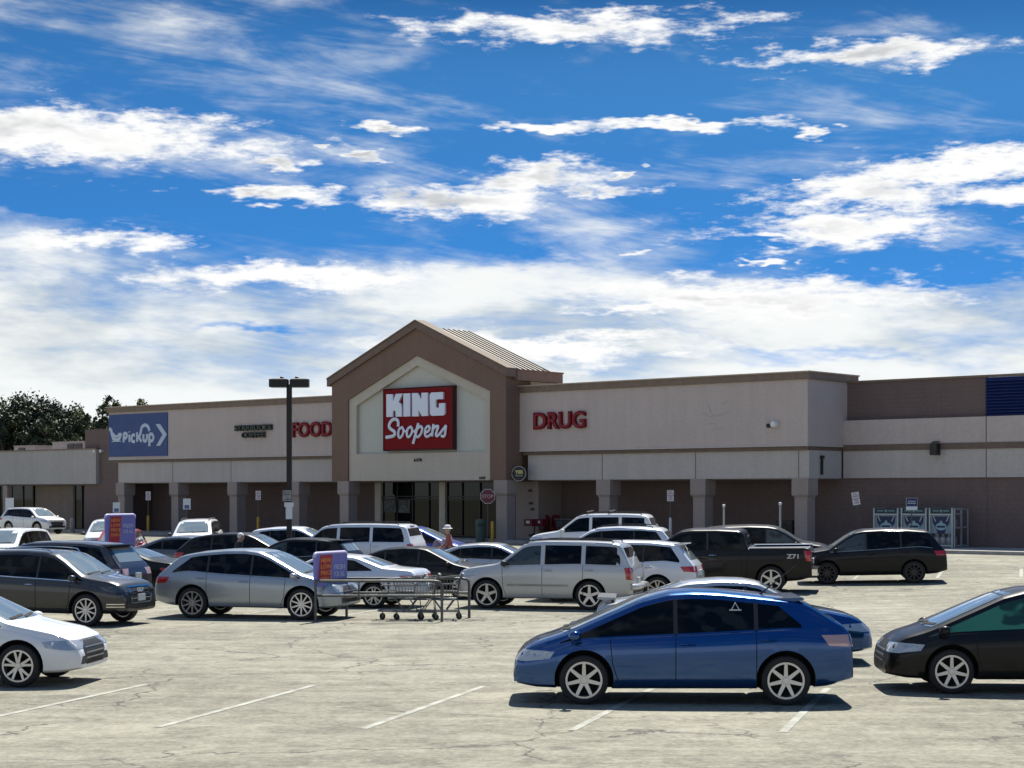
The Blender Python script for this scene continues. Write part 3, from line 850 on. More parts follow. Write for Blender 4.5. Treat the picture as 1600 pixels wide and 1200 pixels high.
# ================================================================ TREES
def build_tree(px, Y, ztop, rx, zc, rzv, seed, label, nclump=46, leaf=.34):
    rnd = random.Random(seed)
    X = at(px, Y)
    root = empty('broadleaf_tree', (X, Y, GZ))
    tag(root, label, 'tree', 'trees behind the shops')
    mb = MB()
    z0 = zc - GZ
    mb.tube([(0, 0, -.2), (.15, 0, z0 * .35), (-.1, .1, z0 * .7), (0, 0, z0)], [.5, .4, .32, .2], 10)
    tips = []
    for i in range(9):
        a = rnd.uniform(0, 2 * math.pi); r = rnd.uniform(.5, .9)
        st_ = Vector((0, 0, z0 * rnd.uniform(.4, .8)))
        e = Vector((math.cos(a) * rx * r, math.sin(a) * rx * r, z0 + rzv * rnd.uniform(-.4, .7)))
        m_ = (st_ + e) / 2 + Vector((0, 0, .6)); mb.tube([st_, m_, e], [.2, .12, .05], 6); tips.append(e)
    mb.build('trunk', mat('tree bark', (.07, .055, .045), .9, var=.25, bump=.5), root, smooth=50)
    # leaf clumps through the crown's volume
    vs = []; fs = []; mi = []
    for c in range(nclump):
        while True:
            p = Vector((rnd.uniform(-1, 1), rnd.uniform(-1, 1), rnd.uniform(-1, 1)))
            if .25 < p.length < 1: break
        p = p.normalized() * (.45 + .62 * rnd.random() ** .7)
        cc = Vector((p.x * rx, p.y * rx * .8, z0 + p.z * rzv))
        cr = rnd.uniform(.55, 1.35) * rx / 5.2
        tone = rnd.choice((0, 0, 1, 1, 2))
        for k in range(int(150 * (cr / .9))):
            d = Vector((rnd.gauss(0, 1), rnd.gauss(0, 1), rnd.gauss(0, .8)))
            d = d.normalized() * cr * (rnd.random() ** .45) * rnd.uniform(.7, 1.15)
            q = cc + d
            s = leaf * rnd.uniform(.55, 1.25)
            n = Vector((rnd.gauss(0, 1), rnd.gauss(0, 1), rnd.gauss(.4, 1))).normalized()
            a = n.orthogonal().normalized(); a = Quaternion(n, rnd.uniform(0, 6.28)) @ a; b = n.cross(a)
            o = len(vs)
            vs += [q - a * s * .5, q + b * s * .32 + n * s * .08, q + a * s * .55, q - b * s * .32 + n * s * .08]
            fs.append((o, o + 1, o + 2, o + 3)); mi.append(tone)
    mb = MB(); mb.v = [tuple(v) for v in vs]; mb.f = fs; mb.mi = mi
    mats = [mat('dark leaves', (.02, .034, .014), .6), mat('mid leaves', (.035, .05, .02), .6), mat('light leaves', (.085, .105, .035), .6)]
    mb.build('crown', mats, root, fix=False)


build_tree(50, 178, 0, 5.6, 8.7, 3.6, 1, 'broad dark leafy tree above the shop roof beside the left edge', 130)
build_tree(-12, 182, 0, 5.4, 8.6, 3.9, 2, 'dark leafy tree cut by the left edge of the picture', 100)
build_tree(102, 172, 0, 3.6, 8.1, 2.9, 3, 'rounded lower leafy tree right of the broad tree', 75)
build_tree(180, 176, 0, 3.0, 10.2, 2.5, 4, 'small open tree peeking over the banner corner', 40)
build_tree(145, 178, 0, 1.9, 9.1, 1.5, 5, 'lowest leafy crown just left of the banner corner', 16)
build_tree(14, 174, 0, 3.4, 7.3, 2.6, 6, 'low dark tree behind the left rooftop unit', 36)
# ================================================================ VEHICLES
def cabin_glass(m, hi, sc_):
    t = m.node_tree; g = NT(t); p = t.nodes['Principled BSDF']
    tc = t.nodes.new('ShaderNodeTexCoord'); x, y, z = g.sep(tc.outputs['Object'])
    n = g.noise(g.xyz(g.m('MULTIPLY', x, 1.0), y, g.m('MULTIPLY', z, 1.6)), sc_, 2, .4)
    c0 = tuple(p.inputs['Base Color'].default_value)[:3]
    t.links.new(g.mix(g.ramp(n, .52, .60), c0, hi), p.inputs['Base Color'])


cabin_glass(M_GLASS, (.016, .017, .018), 2.6)
cabin_glass(M_GLASSL, (.012, .014, .014), 2.4)
M_GREENG = mat('green tinted glass', (.05, .20, .13), .04, ior=1.5)
cabin_glass(M_GREENG, (.018, .05, .035), 2.2)


def pl(pts, x):
    return float(np.interp(x, [p[0] for p in pts], [p[1] for p in pts]))


KINDS = {
    # top: silhouette of the centre line from rear to front; belt: waistline; front at +x, z up, metres
    'suv': dict(L=4.70, W=1.86, H=1.68, wb=2.76, r=.36, xf=2.27, xr=-2.43,
                top=[(-2.43, .66), (-2.42, .86), (-2.38, 1.02), (-2.28, 1.12), (-2.0, 1.47), (-1.93, 1.56), (-1.80, 1.61), (-1.2, 1.665), (-.4, 1.68), (.2, 1.655), (.48, 1.60), (.75, 1.46), (1.25, 1.13), (1.42, 1.09), (1.9, 1.02), (2.10, .95), (2.22, .84), (2.27, .66)],
                belt=[(-2.43, 1.0), (-1.6, 1.12), (-.6, 1.06), (.9, .99), (1.3, .97), (2.27, .80)], dlo=(-2.02, -1.72, 1.30), pil=[-.98, .12], face=.95),
    'softsuv': dict(L=4.68, W=1.87, H=1.64, wb=2.75, r=.37, xf=2.30, xr=-2.38,
                top=[(-2.38, .60), (-2.37, .82), (-2.33, .98), (-2.22, 1.10), (-1.82, 1.44), (-1.70, 1.50), (-1.2, 1.585), (-.6, 1.635), (-.1, 1.64), (.25, 1.60), (.55, 1.49), (1.38, 1.07), (1.55, 1.03), (2.0, .90), (2.18, .80), (2.27, .68), (2.30, .55)],
                belt=[(-2.38, .98), (-1.5, 1.10), (-.6, 1.03), (.9, .96), (1.4, .93), (2.30, .66)], dlo=(-1.95, -1.45, 1.42), pil=[-1.0, .10], face=.8),
    'box': dict(L=4.62, W=1.84, H=1.74, wb=2.69, r=.37, xf=2.16, xr=-2.46,
                top=[(-2.46, .66), (-2.455, 1.0), (-2.42, 1.12), (-2.36, 1.18), (-2.16, 1.62), (-2.08, 1.69), (-1.9, 1.715), (-1.2, 1.74), (-.2, 1.745), (.22, 1.72), (.40, 1.67), (1.02, 1.20), (1.16, 1.15), (1.8, 1.06), (2.0, 1.01), (2.12, .92), (2.16, .66)],
                belt=[(-2.46, 1.1), (-1.0, 1.14), (.9, 1.08), (1.2, 1.05), (2.16, .88)], dlo=(-2.18, -2.04, 1.06), pil=[-1.18, -.12], face=1.0),
    'fullsuv': dict(L=5.16, W=2.0, H=1.90, wb=2.95, r=.40, xf=2.45, xr=-2.71,
                top=[(-2.71, .70), (-2.70, 1.1), (-2.67, 1.22), (-2.60, 1.3), (-2.44, 1.78), (-2.36, 1.84), (-2.2, 1.87), (-1.2, 1.90), (-.2, 1.90), (.35, 1.87), (.55, 1.82), (1.12, 1.36), (1.28, 1.31), (2.1, 1.22), (2.3, 1.15), (2.42, 1.02), (2.45, .70)],
                belt=[(-2.71, 1.25), (-1.0, 1.27), (.9, 1.22), (1.2, 1.2), (2.45, 1.0)], dlo=(-2.42, -2.26, 1.16), pil=[-1.22, -.05], face=1.1),
    'sedan': dict(L=4.80, W=1.82, H=1.45, wb=2.76, r=.33, xf=2.30, xr=-2.50,
                top=[(-2.50, .55), (-2.49, .80), (-2.45, .95), (-2.35, 1.03), (-1.85, 1.10), (-1.70, 1.13), (-1.05, 1.36), (-.85, 1.41), (-.3, 1.45), (.1, 1.44), (.35, 1.40), (1.18, 1.00), (1.35, .955), (1.9, .85), (2.12, .76), (2.26, .62), (2.30, .50)],
                belt=[(-2.50, .90), (-1.6, .97), (-.6, .955), (.9, .89), (1.2, .87), (2.30, .60)], dlo=(-1.62, -1.0, 1.22), pil=[-.86, .12], face=.72),
    'coupe': dict(L=4.80, W=1.80, H=1.36, wb=2.72, r=.32, xf=2.26, xr=-2.48,
                top=[(-2.48, .50), (-2.47, .78), (-2.43, .92), (-2.33, .99), (-1.80, 1.03), (-1.62, 1.05), (-.95, 1.29), (-.78, 1.33), (-.35, 1.365), (.05, 1.355), (.25, 1.32), (1.10, .96), (1.28, .92), (1.85, .82), (2.08, .73), (2.22, .60), (2.26, .48)],
                belt=[(-2.48, .86), (-1.6, .93), (-.6, .915), (.9, .86), (1.2, .84), (2.26, .58)], dlo=(-1.35, -.82, 1.15), pil=[-.62], face=.68),
    'hatch': dict(L=4.20, W=1.76, H=1.52, wb=2.55, r=.31, xf=2.10, xr=-2.05,
                top=[(-2.05, .55), (-2.045, .86), (-2.0, 1.02), (-1.94, 1.08), (-1.66, 1.38), (-1.62, 1.42), (-1.5, 1.455), (-.9, 1.51), (-.2, 1.525), (.15, 1.50), (.4, 1.42), (1.25, 1.02), (1.40, .97), (1.80, .86), (1.98, .76), (2.07, .64), (2.10, .50)],
                belt=[(-2.05, .96), (-1.3, 1.02), (-.4, .97), (.9, .90), (1.2, .88), (2.10, .62)], dlo=(-1.62, -1.30, 1.28), pil=[-.90, .08], face=.75),
    'lift': dict(L=4.52, W=1.80, H=1.55, wb=2.68, r=.33, xf=2.28, xr=-2.24,
                top=[(-2.24, .55), (-2.235, .85), (-2.20, 1.0), (-2.13, 1.08), (-1.72, 1.34), (-1.62, 1.40), (-1.5, 1.43), (-1.0, 1.485), (-.45, 1.54), (-.1, 1.55), (.2, 1.53), (.55, 1.44), (1.58, .985), (1.72, .93), (2.0, .84), (2.16, .74), (2.25, .62), (2.28, .50)],
                belt=[(-2.24, .98), (-1.4, 1.03), (-.5, .97), (.9, .90), (1.4, .87), (2.28, .62)], dlo=(-1.60, -1.25, 1.66), pil=[-.95, .12], face=.75),
    'truck': dict(L=5.85, W=1.98, H=1.88, wb=3.64, r=.40, xf=2.86, xr=-2.99,
                top=[(-2.99, .62), (-2.985, 1.20), (-2.97, 1.31), (-2.9, 1.325), (-1.16, 1.325), (-1.13, 1.34), (-1.06, 1.72), (-1.02, 1.80), (-.9, 1.845), (-.3, 1.88), (.5, 1.88), (.78, 1.84), (.92, 1.79), (1.55, 1.36), (1.70, 1.31), (2.5, 1.22), (2.72, 1.14), (2.83, 1.0), (2.86, .62)],
                belt=[(-2.99, 1.27), (-1.2, 1.27), (.9, 1.22), (1.5, 1.20), (2.86, .98)], dlo=(-1.00, -.96, 1.60), pil=[.02], face=1.1, bed=True),
}


def car_body(k, matb, arch=True):
    """lofted body; returns (bmesh-made mesh data, BVH, section helpers)"""
    xf, xr, W = k['xf'], k['xr'], k['W']
    sg = .035
    xs_f = np.linspace(xr, xf, 500)
    T_ = np.array([pl(k['top'], x) for x in xs_f]); B_ = np.array([pl(k['belt'], x) for x in xs_f])

    def smooth(a, s):
        n = int(s / (xs_f[1] - xs_f[0]) * 2.5) + 1
        ker = np.exp(-.5 * (np.arange(-n, n + 1) * (xs_f[1] - xs_f[0]) / s) ** 2); ker /= ker.sum()
        return np.convolve(np.pad(a, n, mode='edge'), ker, 'valid')
    T_s = smooth(T_, sg); w8 = np.clip(np.minimum(xs_f - xr, xf - xs_f) / .10, 0, 1)
    T_ = T_ * (1 - w8) + T_s * w8
    B_ = smooth(B_, .12)
    T = lambda x: float(np.interp(x, xs_f, T_)); B = lambda x: float(np.interp(x, xs_f, B_))
    wm = [(xr, .86), (xr + .04, .905), (xr + .12, .94), (xr + .4, .975), (xr + 1.0, 1), (xf - 1.3, 1), (xf - .8, .985), (xf - .4, .95), (xf - .18, .90), (xf - .07, .84), (xf, .74)]
    if k.get('bed'): wm = [(xr, .93), (xr + .06, .96), (xr + .3, .985), (xr + 1.0, 1), (xf - 1.0, 1), (xf - .4, .96), (xf - .1, .92), (xf, .86)]
    hw = lambda x: W / 2 * pl(wm, x)
    zb = lambda x: pl([(xr, .34), (xr + .35, .25), (xr + .8, .215), (xf - .8, .205), (xf - .3, .22), (xf, .27)], x) + (.13 if k.get('bed') else .06 if k['H'] > 1.6 else 0)

    def section(x):
        w = hw(x); t = T(x); b = min(B(x), t - .02); z0 = zb(x); h = b - z0
        g = max(t - b, .02)
        q = min(1, g / .25)
        pts = [(0, z0), (.6 * w, z0), (w - .12, z0 + .005), (w - .05, z0 + .03), (w - .028, z0 + .10 * h), (w - .012, z0 + .28 * h), (w - .004, z0 + .45 * h),
               (w, z0 + .62 * h), (w - .004, z0 + .78 * h), (w - .016, z0 + .90 * h), (w - .042, b)]
        e = min(.10, g * .62); ze = t - e
        y0 = w - .045 - .018 * q
        tum = .34 if not k.get('bed') else .20
        tum = k.get('tumble', tum)
        if k['face'] in (1.0, 1.1) and not k.get('bed'): tum = .24; e = min(.08, g * .62); ze = t - e; y0 = w - .045 - .018 * q
        y1 = y0 - tum * max(ze - b, 0)
        pts += [(y0, b + .012 * q + .001), (y0 + (y1 - y0) * .4, b + (ze - b) * .4), (y0 + (y1 - y0) * .75, b + (ze - b) * .75), (y1, ze)]
        pts += [(y1 - .028, t - e * .42), (y1 - .075, t - e * .17), (y1 - .19, t - e * .04), (y1 * .5, t + .008), (0, t + .014)]
        return pts
    st = set(np.round(np.linspace(xr, xf, 74), 4)) | {round(p[0], 4) for p in k['top']} | {xr + .01, xf - .01}
    if k.get('bed'): st |= {round(v, 3) for v in np.linspace(-1.17, -1.02, 7)}
    st = sorted(st)
    mb = MB(); vs = []; n = None
    for x in st:
        s = section(x)
        ring = [(x, y, z) for y, z in s] + [(x, -y, z) for y, z in s[-2:0:-1]]
        n = len(ring); vs += ring
    fs = []
    for i in range(len(st) - 1):
        for j in range(n):
            fs.append((i * n + j, i * n + (j + 1) % n, (i + 1) * n + (j + 1) % n, (i + 1) * n + j))
    fs.append(tuple(range(n))); fs.append(tuple((len(st) - 1) * n + j for j in range(n))[::-1])
    mb.add(vs, fs)
    me = mb.mesh('body', [matb, M_DARK], smooth=32)
    bvh = BVHTree.FromPolygons([Vector(v) for v in vs], [f for f in fs], all_triangles=False)
    o = bpy.data.objects.new('body', me); col.objects.link(o)
    # wheel openings (and the pickup's bed) really cut out
    cb = MB()
    ra = k['r'] + .065
    for sx in (-1, 1):
        for sy in (-1, 1):
            x = sx * k['wb'] / 2; ya, yb = (W / 2 - .30, W / 2 + .2) if sy > 0 else (-W / 2 - .2, -W / 2 + .30)
            cb.lathe([(ra, ya), (ra, yb)], 32, 'y', (x, 0, k['r'] + .01))
    if k.get('bed'): cb.box(xr + .10, -1.30, -W / 2 + .22, W / 2 - .22, .85, 2.2)
    cm = cb.mesh('cut', [M_DARK]); co = bpy.data.objects.new('cut', cm); col.objects.link(co)
    md = o.modifiers.new('b', 'BOOLEAN'); md.operation = 'DIFFERENCE'; md.solver = 'EXACT'; md.object = co
    try: md.material_mode = 'TRANSFER'
    except Exception: pass
    dg = bpy.context.evaluated_depsgraph_get(); dg.update()
    me2 = bpy.data.meshes.new_from_object(o.evaluated_get(dg))
    o.modifiers.clear(); o.data = me2; bpy.data.meshes.remove(me)
    bpy.data.objects.remove(co); bpy.data.meshes.remove(cm)
    return o, bvh, T, B, hw, zb


def dense(poly, closed=True, step=.06):
    out = []; n = len(poly)
    for i in range(n if closed else n - 1):
        a, b = poly[i], poly[(i + 1) % n]; L = math.hypot(b[0] - a[0], b[1] - a[1]); m = max(int(L / step), 1)
        out += [(a[0] + (b[0] - a[0]) * k / m, a[1] + (b[1] - a[1]) * k / m) for k in range(m)]
    if not closed: out.append(poly[-1])
    return out


class Proj:
    """lays a flat outline onto the body from a horizontal direction"""
    def __init__(s, bvh): s.bvh = bvh

    def patch(s, mb, poly, ang, anchor=(0, 0), off=.004, mi=0, step=.07, thick=0.0):
        a = R(ang); out = Vector((math.cos(a), math.sin(a), 0)); t = Vector((-math.sin(a), math.cos(a), 0))
        A = Vector((anchor[0], anchor[1], 0))
        bd = dense(poly, True, step); n = len(bd)
        xs = [p[0] for p in bd]; zs = [p[1] for p in bd]
        inner = []
        gx = np.arange(min(xs) + step, max(xs), step * 1.3); gzs = np.arange(min(zs) + step, max(zs), step * 1.3)
        for x in gx:
            for z in gzs:
                c = False; j = n - 1; dm = 9
                for i in range(n):
                    if (bd[i][1] > z) != (bd[j][1] > z) and x < (bd[j][0] - bd[i][0]) * (z - bd[i][1]) / (bd[j][1] - bd[i][1]) + bd[i][0]: c = not c
                    dm = min(dm, (bd[i][0] - x) ** 2 + (bd[i][1] - z) ** 2); j = i
                if c and dm > (step * .5) ** 2: inner.append((x, z))
        V, E, Fc, *_ = delaunay_2d_cdt([Vector(p) for p in bd + inner], [], [list(range(n))], 1, 1e-5)
        pts = []; ok = []
        for v in V:
            o = A + t * v.x + Vector((0, 0, v.y)) + out * 4
            h = s.bvh.ray_cast(o, -out)
            if h[0] is None: pts.append(None); continue
            nn = h[1] if h[1].dot(out) > 0 else -h[1]
            pts.append(h[0] + nn * off)
        keep = [f for f in Fc if all(pts[i] is not None for i in f)]
        # drop triangles that jump over an edge of the body
        good = []
        for f in keep:
            q = [pts[i] for i in f]
            if max((q[i] - q[(i + 1) % len(q)]).length for i in range(len(q))) < step * 5: good.append(tuple(f))
        mb.add([p if p is not None else (0, 0, 0) for p in pts], good, mi)
        # remove unused points happens in build via bmesh

    def strip(s, mb, line, w, ang, off=.003, anchor=(0, 0), mi=0):
        ln = dense(line, False, .06); P_ = []
        for i, p in enumerate(ln):
            a = Vector(ln[max(i - 1, 0)]); b = Vector(ln[min(i + 1, len(ln) - 1)]); d = (b - a).normalized(); nrm = Vector((-d.y, d.x)) * w / 2
            P_.append((p[0] + nrm.x, p[1] + nrm.y)); P_.append((p[0] - nrm.x, p[1] - nrm.y))
        a = R(ang); out = Vector((math.cos(a), math.sin(a), 0)); t = Vector((-math.sin(a), math.cos(a), 0)); A = Vector((anchor[0], anchor[1], 0))
        pts = []
        for v in P_:
            h = s.bvh.ray_cast(A + t * v[0] + Vector((0, 0, v[1])) + out * 4, -out)
            if h[0] is None: pts.append(None); continue
            nn = h[1] if h[1].dot(out) > 0 else -h[1]
            pts.append(h[0] + nn * off)
        fs = [(2 * i, 2 * i + 2, 2 * i + 3, 2 * i + 1) for i in range(len(ln) - 1) if all(pts[j] is not None for j in (2 * i, 2 * i + 1, 2 * i + 2, 2 * i + 3)) and (pts[2 * i] - pts[2 * i + 2]).length < .3]
        mb.add([p if p is not None else (0, 0, 0) for p in pts], fs, mi)


def orient(o):
    """drop loose points, outward normals are not needed for these thin panes"""
    me = o.data; b = bmesh.new(); b.from_mesh(me)
    bmesh.ops.delete(b, geom=[v for v in b.verts if not v.link_faces], context='VERTS')
    for f in b.faces: f.smooth = True
    b.to_mesh(me); b.free(); me.update()
    return o


WHEELS = {}


def wheel_meshes(r, style, rimmat):
    key = (round(r, 3), style, rimmat.name)
    if key in WHEELS: return WHEELS[key]
    w = .225; h = w / 2
    rr = r * .735
    t = MB(); t.lathe([(rr, -h * .78), (rr + .02, -h * .96), (r - .05, -h), (r - .015, -h * .86), (r, -h * .6), (r, h * .6), (r - .015, h * .86), (r - .05, h), (rr + .02, h * .96), (rr, h * .78)], 36, 'y', caps=False)
    tm = t.mesh('tyre', M_TYRE, smooth=30)
    m = MB()
    # outer lip ring
    n = 36
    prof = [(rr + .004, -h * .80), (rr + .004, -h * .90), (rr - .022, -h * .90), (rr - .03, -h * .55), (rr - .03, h * .2), (rr + .004, h * .2)]
    v = []; f = []
    for q in range(n):
        a = 2 * math.pi * q / n
        for pr, po in prof: v.append((pr * math.cos(a), po, pr * math.sin(a)))
    k = len(prof)
    for q in range(n):
        for j in range(k):
            f.append((q * k + j, q * k + (j + 1) % k, ((q + 1) % n) * k + (j + 1) % k, ((q + 1) % n) * k + j))
    m.add(v, f, 0)
    m.lathe([(rr - .028, h * .1), (rr - .028, h * .18)], 24, 'y', mi=1)          # dark brake side behind
    m.lathe([(.02, -h * .84), (.045, -h * .83), (.055, -h * .70), (.06, 0)], 16, 'y')
    ns = {'five': 5, 'seven': 7, 'ten': 10, 'six': 6, 'split': 5}[style]
    for i in range(ns):
        a0 = 2 * math.pi * i / ns + math.pi / 2
        subs = ((-.13, .13),) if style != 'split' else ((-.10, -.30), (.10, .30))
        for sb in subs:
            if style == 'split': ai, ao = a0 + sb[0] * 1.6, a0 + sb[1] * .8; wi, wo = .020, .017
            else: ai = ao = a0; wi, wo = {5: (.040, .030), 6: (.034, .026), 7: (.028, .020), 10: (.020, .015)}[ns]
            pts = []
            for (rad, ang, wd, yy) in ((.035, ai, wi, -h * .76), (rr * .55, (ai + ao) / 2, (wi + wo) / 2, -h * .79), (rr - .010, ao, wo, -h * .82)):
                cx_, cz_ = rad * math.cos(ang), rad * math.sin(ang); tx, tz = -math.sin(ang), math.cos(ang)
                for s_ in (-1, 1): pts.append((cx_ + tx * wd * s_, yy, cz_ + tz * wd * s_))
            back = [(p[0], p[1] + .035, p[2]) for p in pts]
            m.add(pts + back, [(0, 1, 3, 2), (2, 3, 5, 4), (0, 2, 8, 6), (2, 4, 10, 8), (1, 7, 9, 3), (3, 9, 11, 5), (6, 8, 9, 7), (8, 10, 11, 9)], 0)
    rm = m.mesh('rim', [rimmat, M_DARK], smooth=35)
    WHEELS[key] = (tm, rm)
    return tm, rm


def build_car(kind, px, s, yaw, body, label, cat='car', name='parked_car', scale=1.0, hs=1.0, rim='split', rimmat=None, rails=False, glass=None, wind=None,
              lamps='normal', clad=None, spoiler=False, chrome=False, extra=None, plate_front=False, gz_add=0.0, tumble=None, mirror=None, group='vehicles parked in the lot', cross=False, belt_chrome=None, front_glass=None, dx=0.0):
    k = dict(KINDS[kind])
    if hs != 1.0:
        k['top'] = [(x, z * hs) for x, z in k['top']]; k['belt'] = [(x, z * hs) for x, z in k['belt']]; k['H'] *= hs
    if tumble: k['tumble'] = tumble
    Y = F / s; X = at(px, Y) + dx
    root = empty(name, (X, Y, gz(X, Y) + gz_add), R(yaw))
    root.scale = (scale,) * 3
    # follow the slope of the lot
    c_, s_ = math.cos(R(yaw)), math.sin(R(yaw))
    zf = gz(X + 1.3 * c_, Y + 1.3 * s_); zr_ = gz(X - 1.3 * c_, Y - 1.3 * s_)
    zl = gz(X - .8 * s_, Y + .8 * c_); zq = gz(X + .8 * s_, Y - .8 * c_)
    root.rotation_euler = (math.atan2(zl - zq, 1.6), -math.atan2(zf - zr_, 2.6), R(yaw))
    tag(root, label, cat, group)
    o, bvh, T, B, hw, zb = car_body(k, body)
    o.parent = root; o.name = 'body'
    W, xf, xr, H, wb, r = k['W'], k['xf'], k['xr'], k['H'], k['wb'], k['r']
    P = Proj(bvh)
    glass = glass or M_GLASS; wind = wind or M_WIND
    # ---- side windows
    rb, rt, fb = k['dlo']
    pil = k['pil']
    edges = [rb] + pil + [fb]
    zlow = lambda x: B(x) + .035
    xs_top = max(k['top'], key=lambda p: p[1])[0]

    def zup(x):
        z = T(x) - .105
        if x < rt + .6:
            # rear edge slants from (rb, belt) to (rt, roof)
            if rt > rb + 1e-3: z = min(z, zlow(rb) + (x - rb) / (rt - rb) * (T(rt) - .105 - zlow(rb)))
        return z
    for i in range(len(edges) - 1):
        gp = .055 if kind in ('box', 'fullsuv') else .028
        a = edges[i] + (.0 if i == 0 else gp); b = edges[i + 1] - (.0 if i == len(edges) - 2 else gp)
        xs = np.arange(a, b + .001, .05); xs = list(xs) + [b]
        ok = [x for x in xs if zup(x) > zlow(x) + .012]
        if len(ok) < 3: continue
        poly = [(x, zlow(x)) for x in ok] + [(x, zup(x)) for x in ok[::-1]]
        for sy in (1, -1):
            ang = 90 if sy > 0 else -90
            # tangent of a side projection runs -x for +90, +x for -90
            pp = [((-x if sy > 0 else x), z) for x, z in poly]
            mb = MB(); P.patch(mb, pp, ang, (0, 0), .004, step=.08)
            gm = glass
            if front_glass and i == len(edges) - 2: gm = front_glass
            orient(mb.build('side_window', gm, root, fix=False))
    if kind not in ('box', 'fullsuv'):
        for x in pil:
            if zup(x) > zlow(x) + .1:
                for sy in (1, -1):
                    mb = MB(); P.strip(mb, [((-x if sy > 0 else x), zlow(x) - .005), ((-x if sy > 0 else x), zup(x) + .005)], .075, 90 if sy > 0 else -90, off=.0022)
                    if mb.f: orient(mb.build('pillar_trim', M_BLACK, root, fix=False))
    # ---- windscreen and rear window
    def halfw(x, z):
        h = bvh.ray_cast(Vector((x, 4, z)), Vector((0, -1, 0)))
        return h[0].y if h[0] is not None else .5
    def xof(z, front=True):
        h = bvh.ray_cast(Vector((5 if front else -5, 0, z)), Vector((-1 if front else 1, 0, 0)))
        return h[0].x if h[0] is not None else 0
    top = k['top']
    # windscreen: from cowl to roof front
    cow = [p for p in top if p[0] > .9 and p[0] <= fb + .16]
    zc = T(fb + .04) + .02; zt = H - .075
    def shield(z0, z1, front, name, m, ins=.10):
        ang = 0 if front else 180
        poly = []
        zs_ = list(np.linspace(z0, z1, 7))
        L_ = []
        for z in zs_:
            x = xof(z, front)
            y = max(halfw(x - (.06 if front else -.06), z - .015) - ins, .2)
            L_.append((y, z))
        poly = [(-y, z) for y, z in L_] + [(y, z) for y, z in L_[::-1]]
        mb = MB(); P.patch(mb, poly, ang, (0, 0), .005, step=.09)
        return orient(mb.build(name, m, root, fix=False))
    shield(zc + .01, zt, True, 'windscreen', wind)
    if kind in ('sedan', 'coupe'):
        z0 = T(-1.66 if kind == 'sedan' else -1.58) + .02; shield(z0, H - .07, False, 'rear_window', wind, .12)
    elif kind == 'truck':
        shield(1.40 * hs, 1.74 * hs, False, 'rear_window', glass, .16)
    else:
        za = T(xr + .16) + .03; shield(max(za, B(xr + .3) + .02), T(rt) - .12 if kind not in ('box', 'fullsuv') else H - .16, False, 'rear_window', wind if kind == 'lift' or spoiler else glass, .13)
    # ---- wheels
    rimmat = rimmat or M_RIM
    tm, rm = wheel_meshes(r, rim, rimmat)
    for sx in (1, -1):
        for sy in (1, -1):
            w = bpy.data.objects.new('wheel', None); col.objects.link(w); w.parent = root; w.empty_display_size = .2
            w.location = (sx * wb / 2, sy * (W / 2 - .135), r); w.rotation_euler = (0, 0, 0 if sy < 0 else math.pi)
            for nm, dm in (('tyre', tm), ('rim', rm)):
                q = bpy.data.objects.new(nm, dm); col.objects.link(q); q.parent = w
    # ---- panel gaps, sills, handles
    mb = MB()
    for sy in (1, -1):
        ang = 90 if sy > 0 else -90; fx = lambda x: -x if sy > 0 else x
        ds = list(pil)
        sx0 = zb(0) + .07
        for x in ds: P.strip(mb, [(fx(x), B(x) + .03), (fx(x), sx0)], .012, ang)
        xq = min(fb - .12, wb / 2 - r - .02)
        P.strip(mb, [(fx(xq), B(xq)), (fx(xq - .03), .55), (fx(xq - .12), sx0)], .012, ang)
        xr_ = -wb / 2 + r + .10
        if kind == 'truck':
            P.strip(mb, [(fx(-1.12), 1.30), (fx(-1.12), .42)], .02, ang); P.strip(mb, [(fx(-.98), 1.25), (fx(-.98), .45)], .012, ang)
    # bonnet seam across, tailgate seam
    P.strip(mb, [(-hw(xf - .4) + .16, T(xf - .16) - .04), (hw(xf - .4) - .16, T(xf - .16) - .04)], .012, 0)
    P.strip(mb, [(-hw(xr + .2) + .10, .62), (hw(xr + .2) - .10, .62)], .014, 180)
    if mb.f: orient(mb.build('panel_gaps', M_SEAM, root, fix=False))
    for i, x in enumerate([p - .16 + .0 for p in pil] if kind != 'coupe' else [-.40]):
        for sy in (1, -1):
            x_ = x if kind != 'coupe' else -.42
            z = B(x_) - .115
            y = halfw(x_, z) * sy
            mb = MB(); mb.tube([(x_ - .10, y * 1.0 + sy * .004, z), (x_ - .085, y + sy * .03, z), (x_ + .085, y + sy * .03, z), (x_ + .10, y + sy * .004, z)], .014, 6)
            mb.build('door_handle', M_CHROME if chrome else body, root, smooth=50)
    # ---- cladding
    if clad:
        mb = MB()
        for sy in (1, -1):
            ang = 90 if sy > 0 else -90; fx = lambda x: -x if sy > 0 else x
            z0 = zb(0) + .012
            P.patch(mb, [(fx(-wb / 2 + r + .075), z0), (fx(wb / 2 - r - .075), z0), (fx(wb / 2 - r - .075), z0 + .15), (fx(-wb / 2 + r + .075), z0 + .15)], ang, step=.12)
            for cx in (-wb / 2, wb / 2):
                ra = r + .066; rb_ = ra + .05; al = np.linspace(-.02, math.pi + .02, 15)
                poly = [(fx(cx + ra * math.cos(t)), r + .01 + ra * math.sin(t)) for t in al] + [(fx(cx + rb_ * math.cos(t)), r + .01 + rb_ * math.sin(t)) for t in al[::-1]]
                P.patch(mb, poly, ang, step=.12)
        orient(mb.build('cladding', clad, root, fix=False))
    # window-line bright strip
    if belt_chrome:
        mb = MB()
        for sy in (1, -1):
            fx = lambda x: -x if sy > 0 else x
            xs = np.linspace(rb + .05, fb - .05, 16); P.strip(mb, [(fx(x), B(x) + .022) for x in xs], .022, 90 if sy > 0 else -90, off=.007)
        orient(mb.build('window_trim', belt_chrome, root, fix=False))
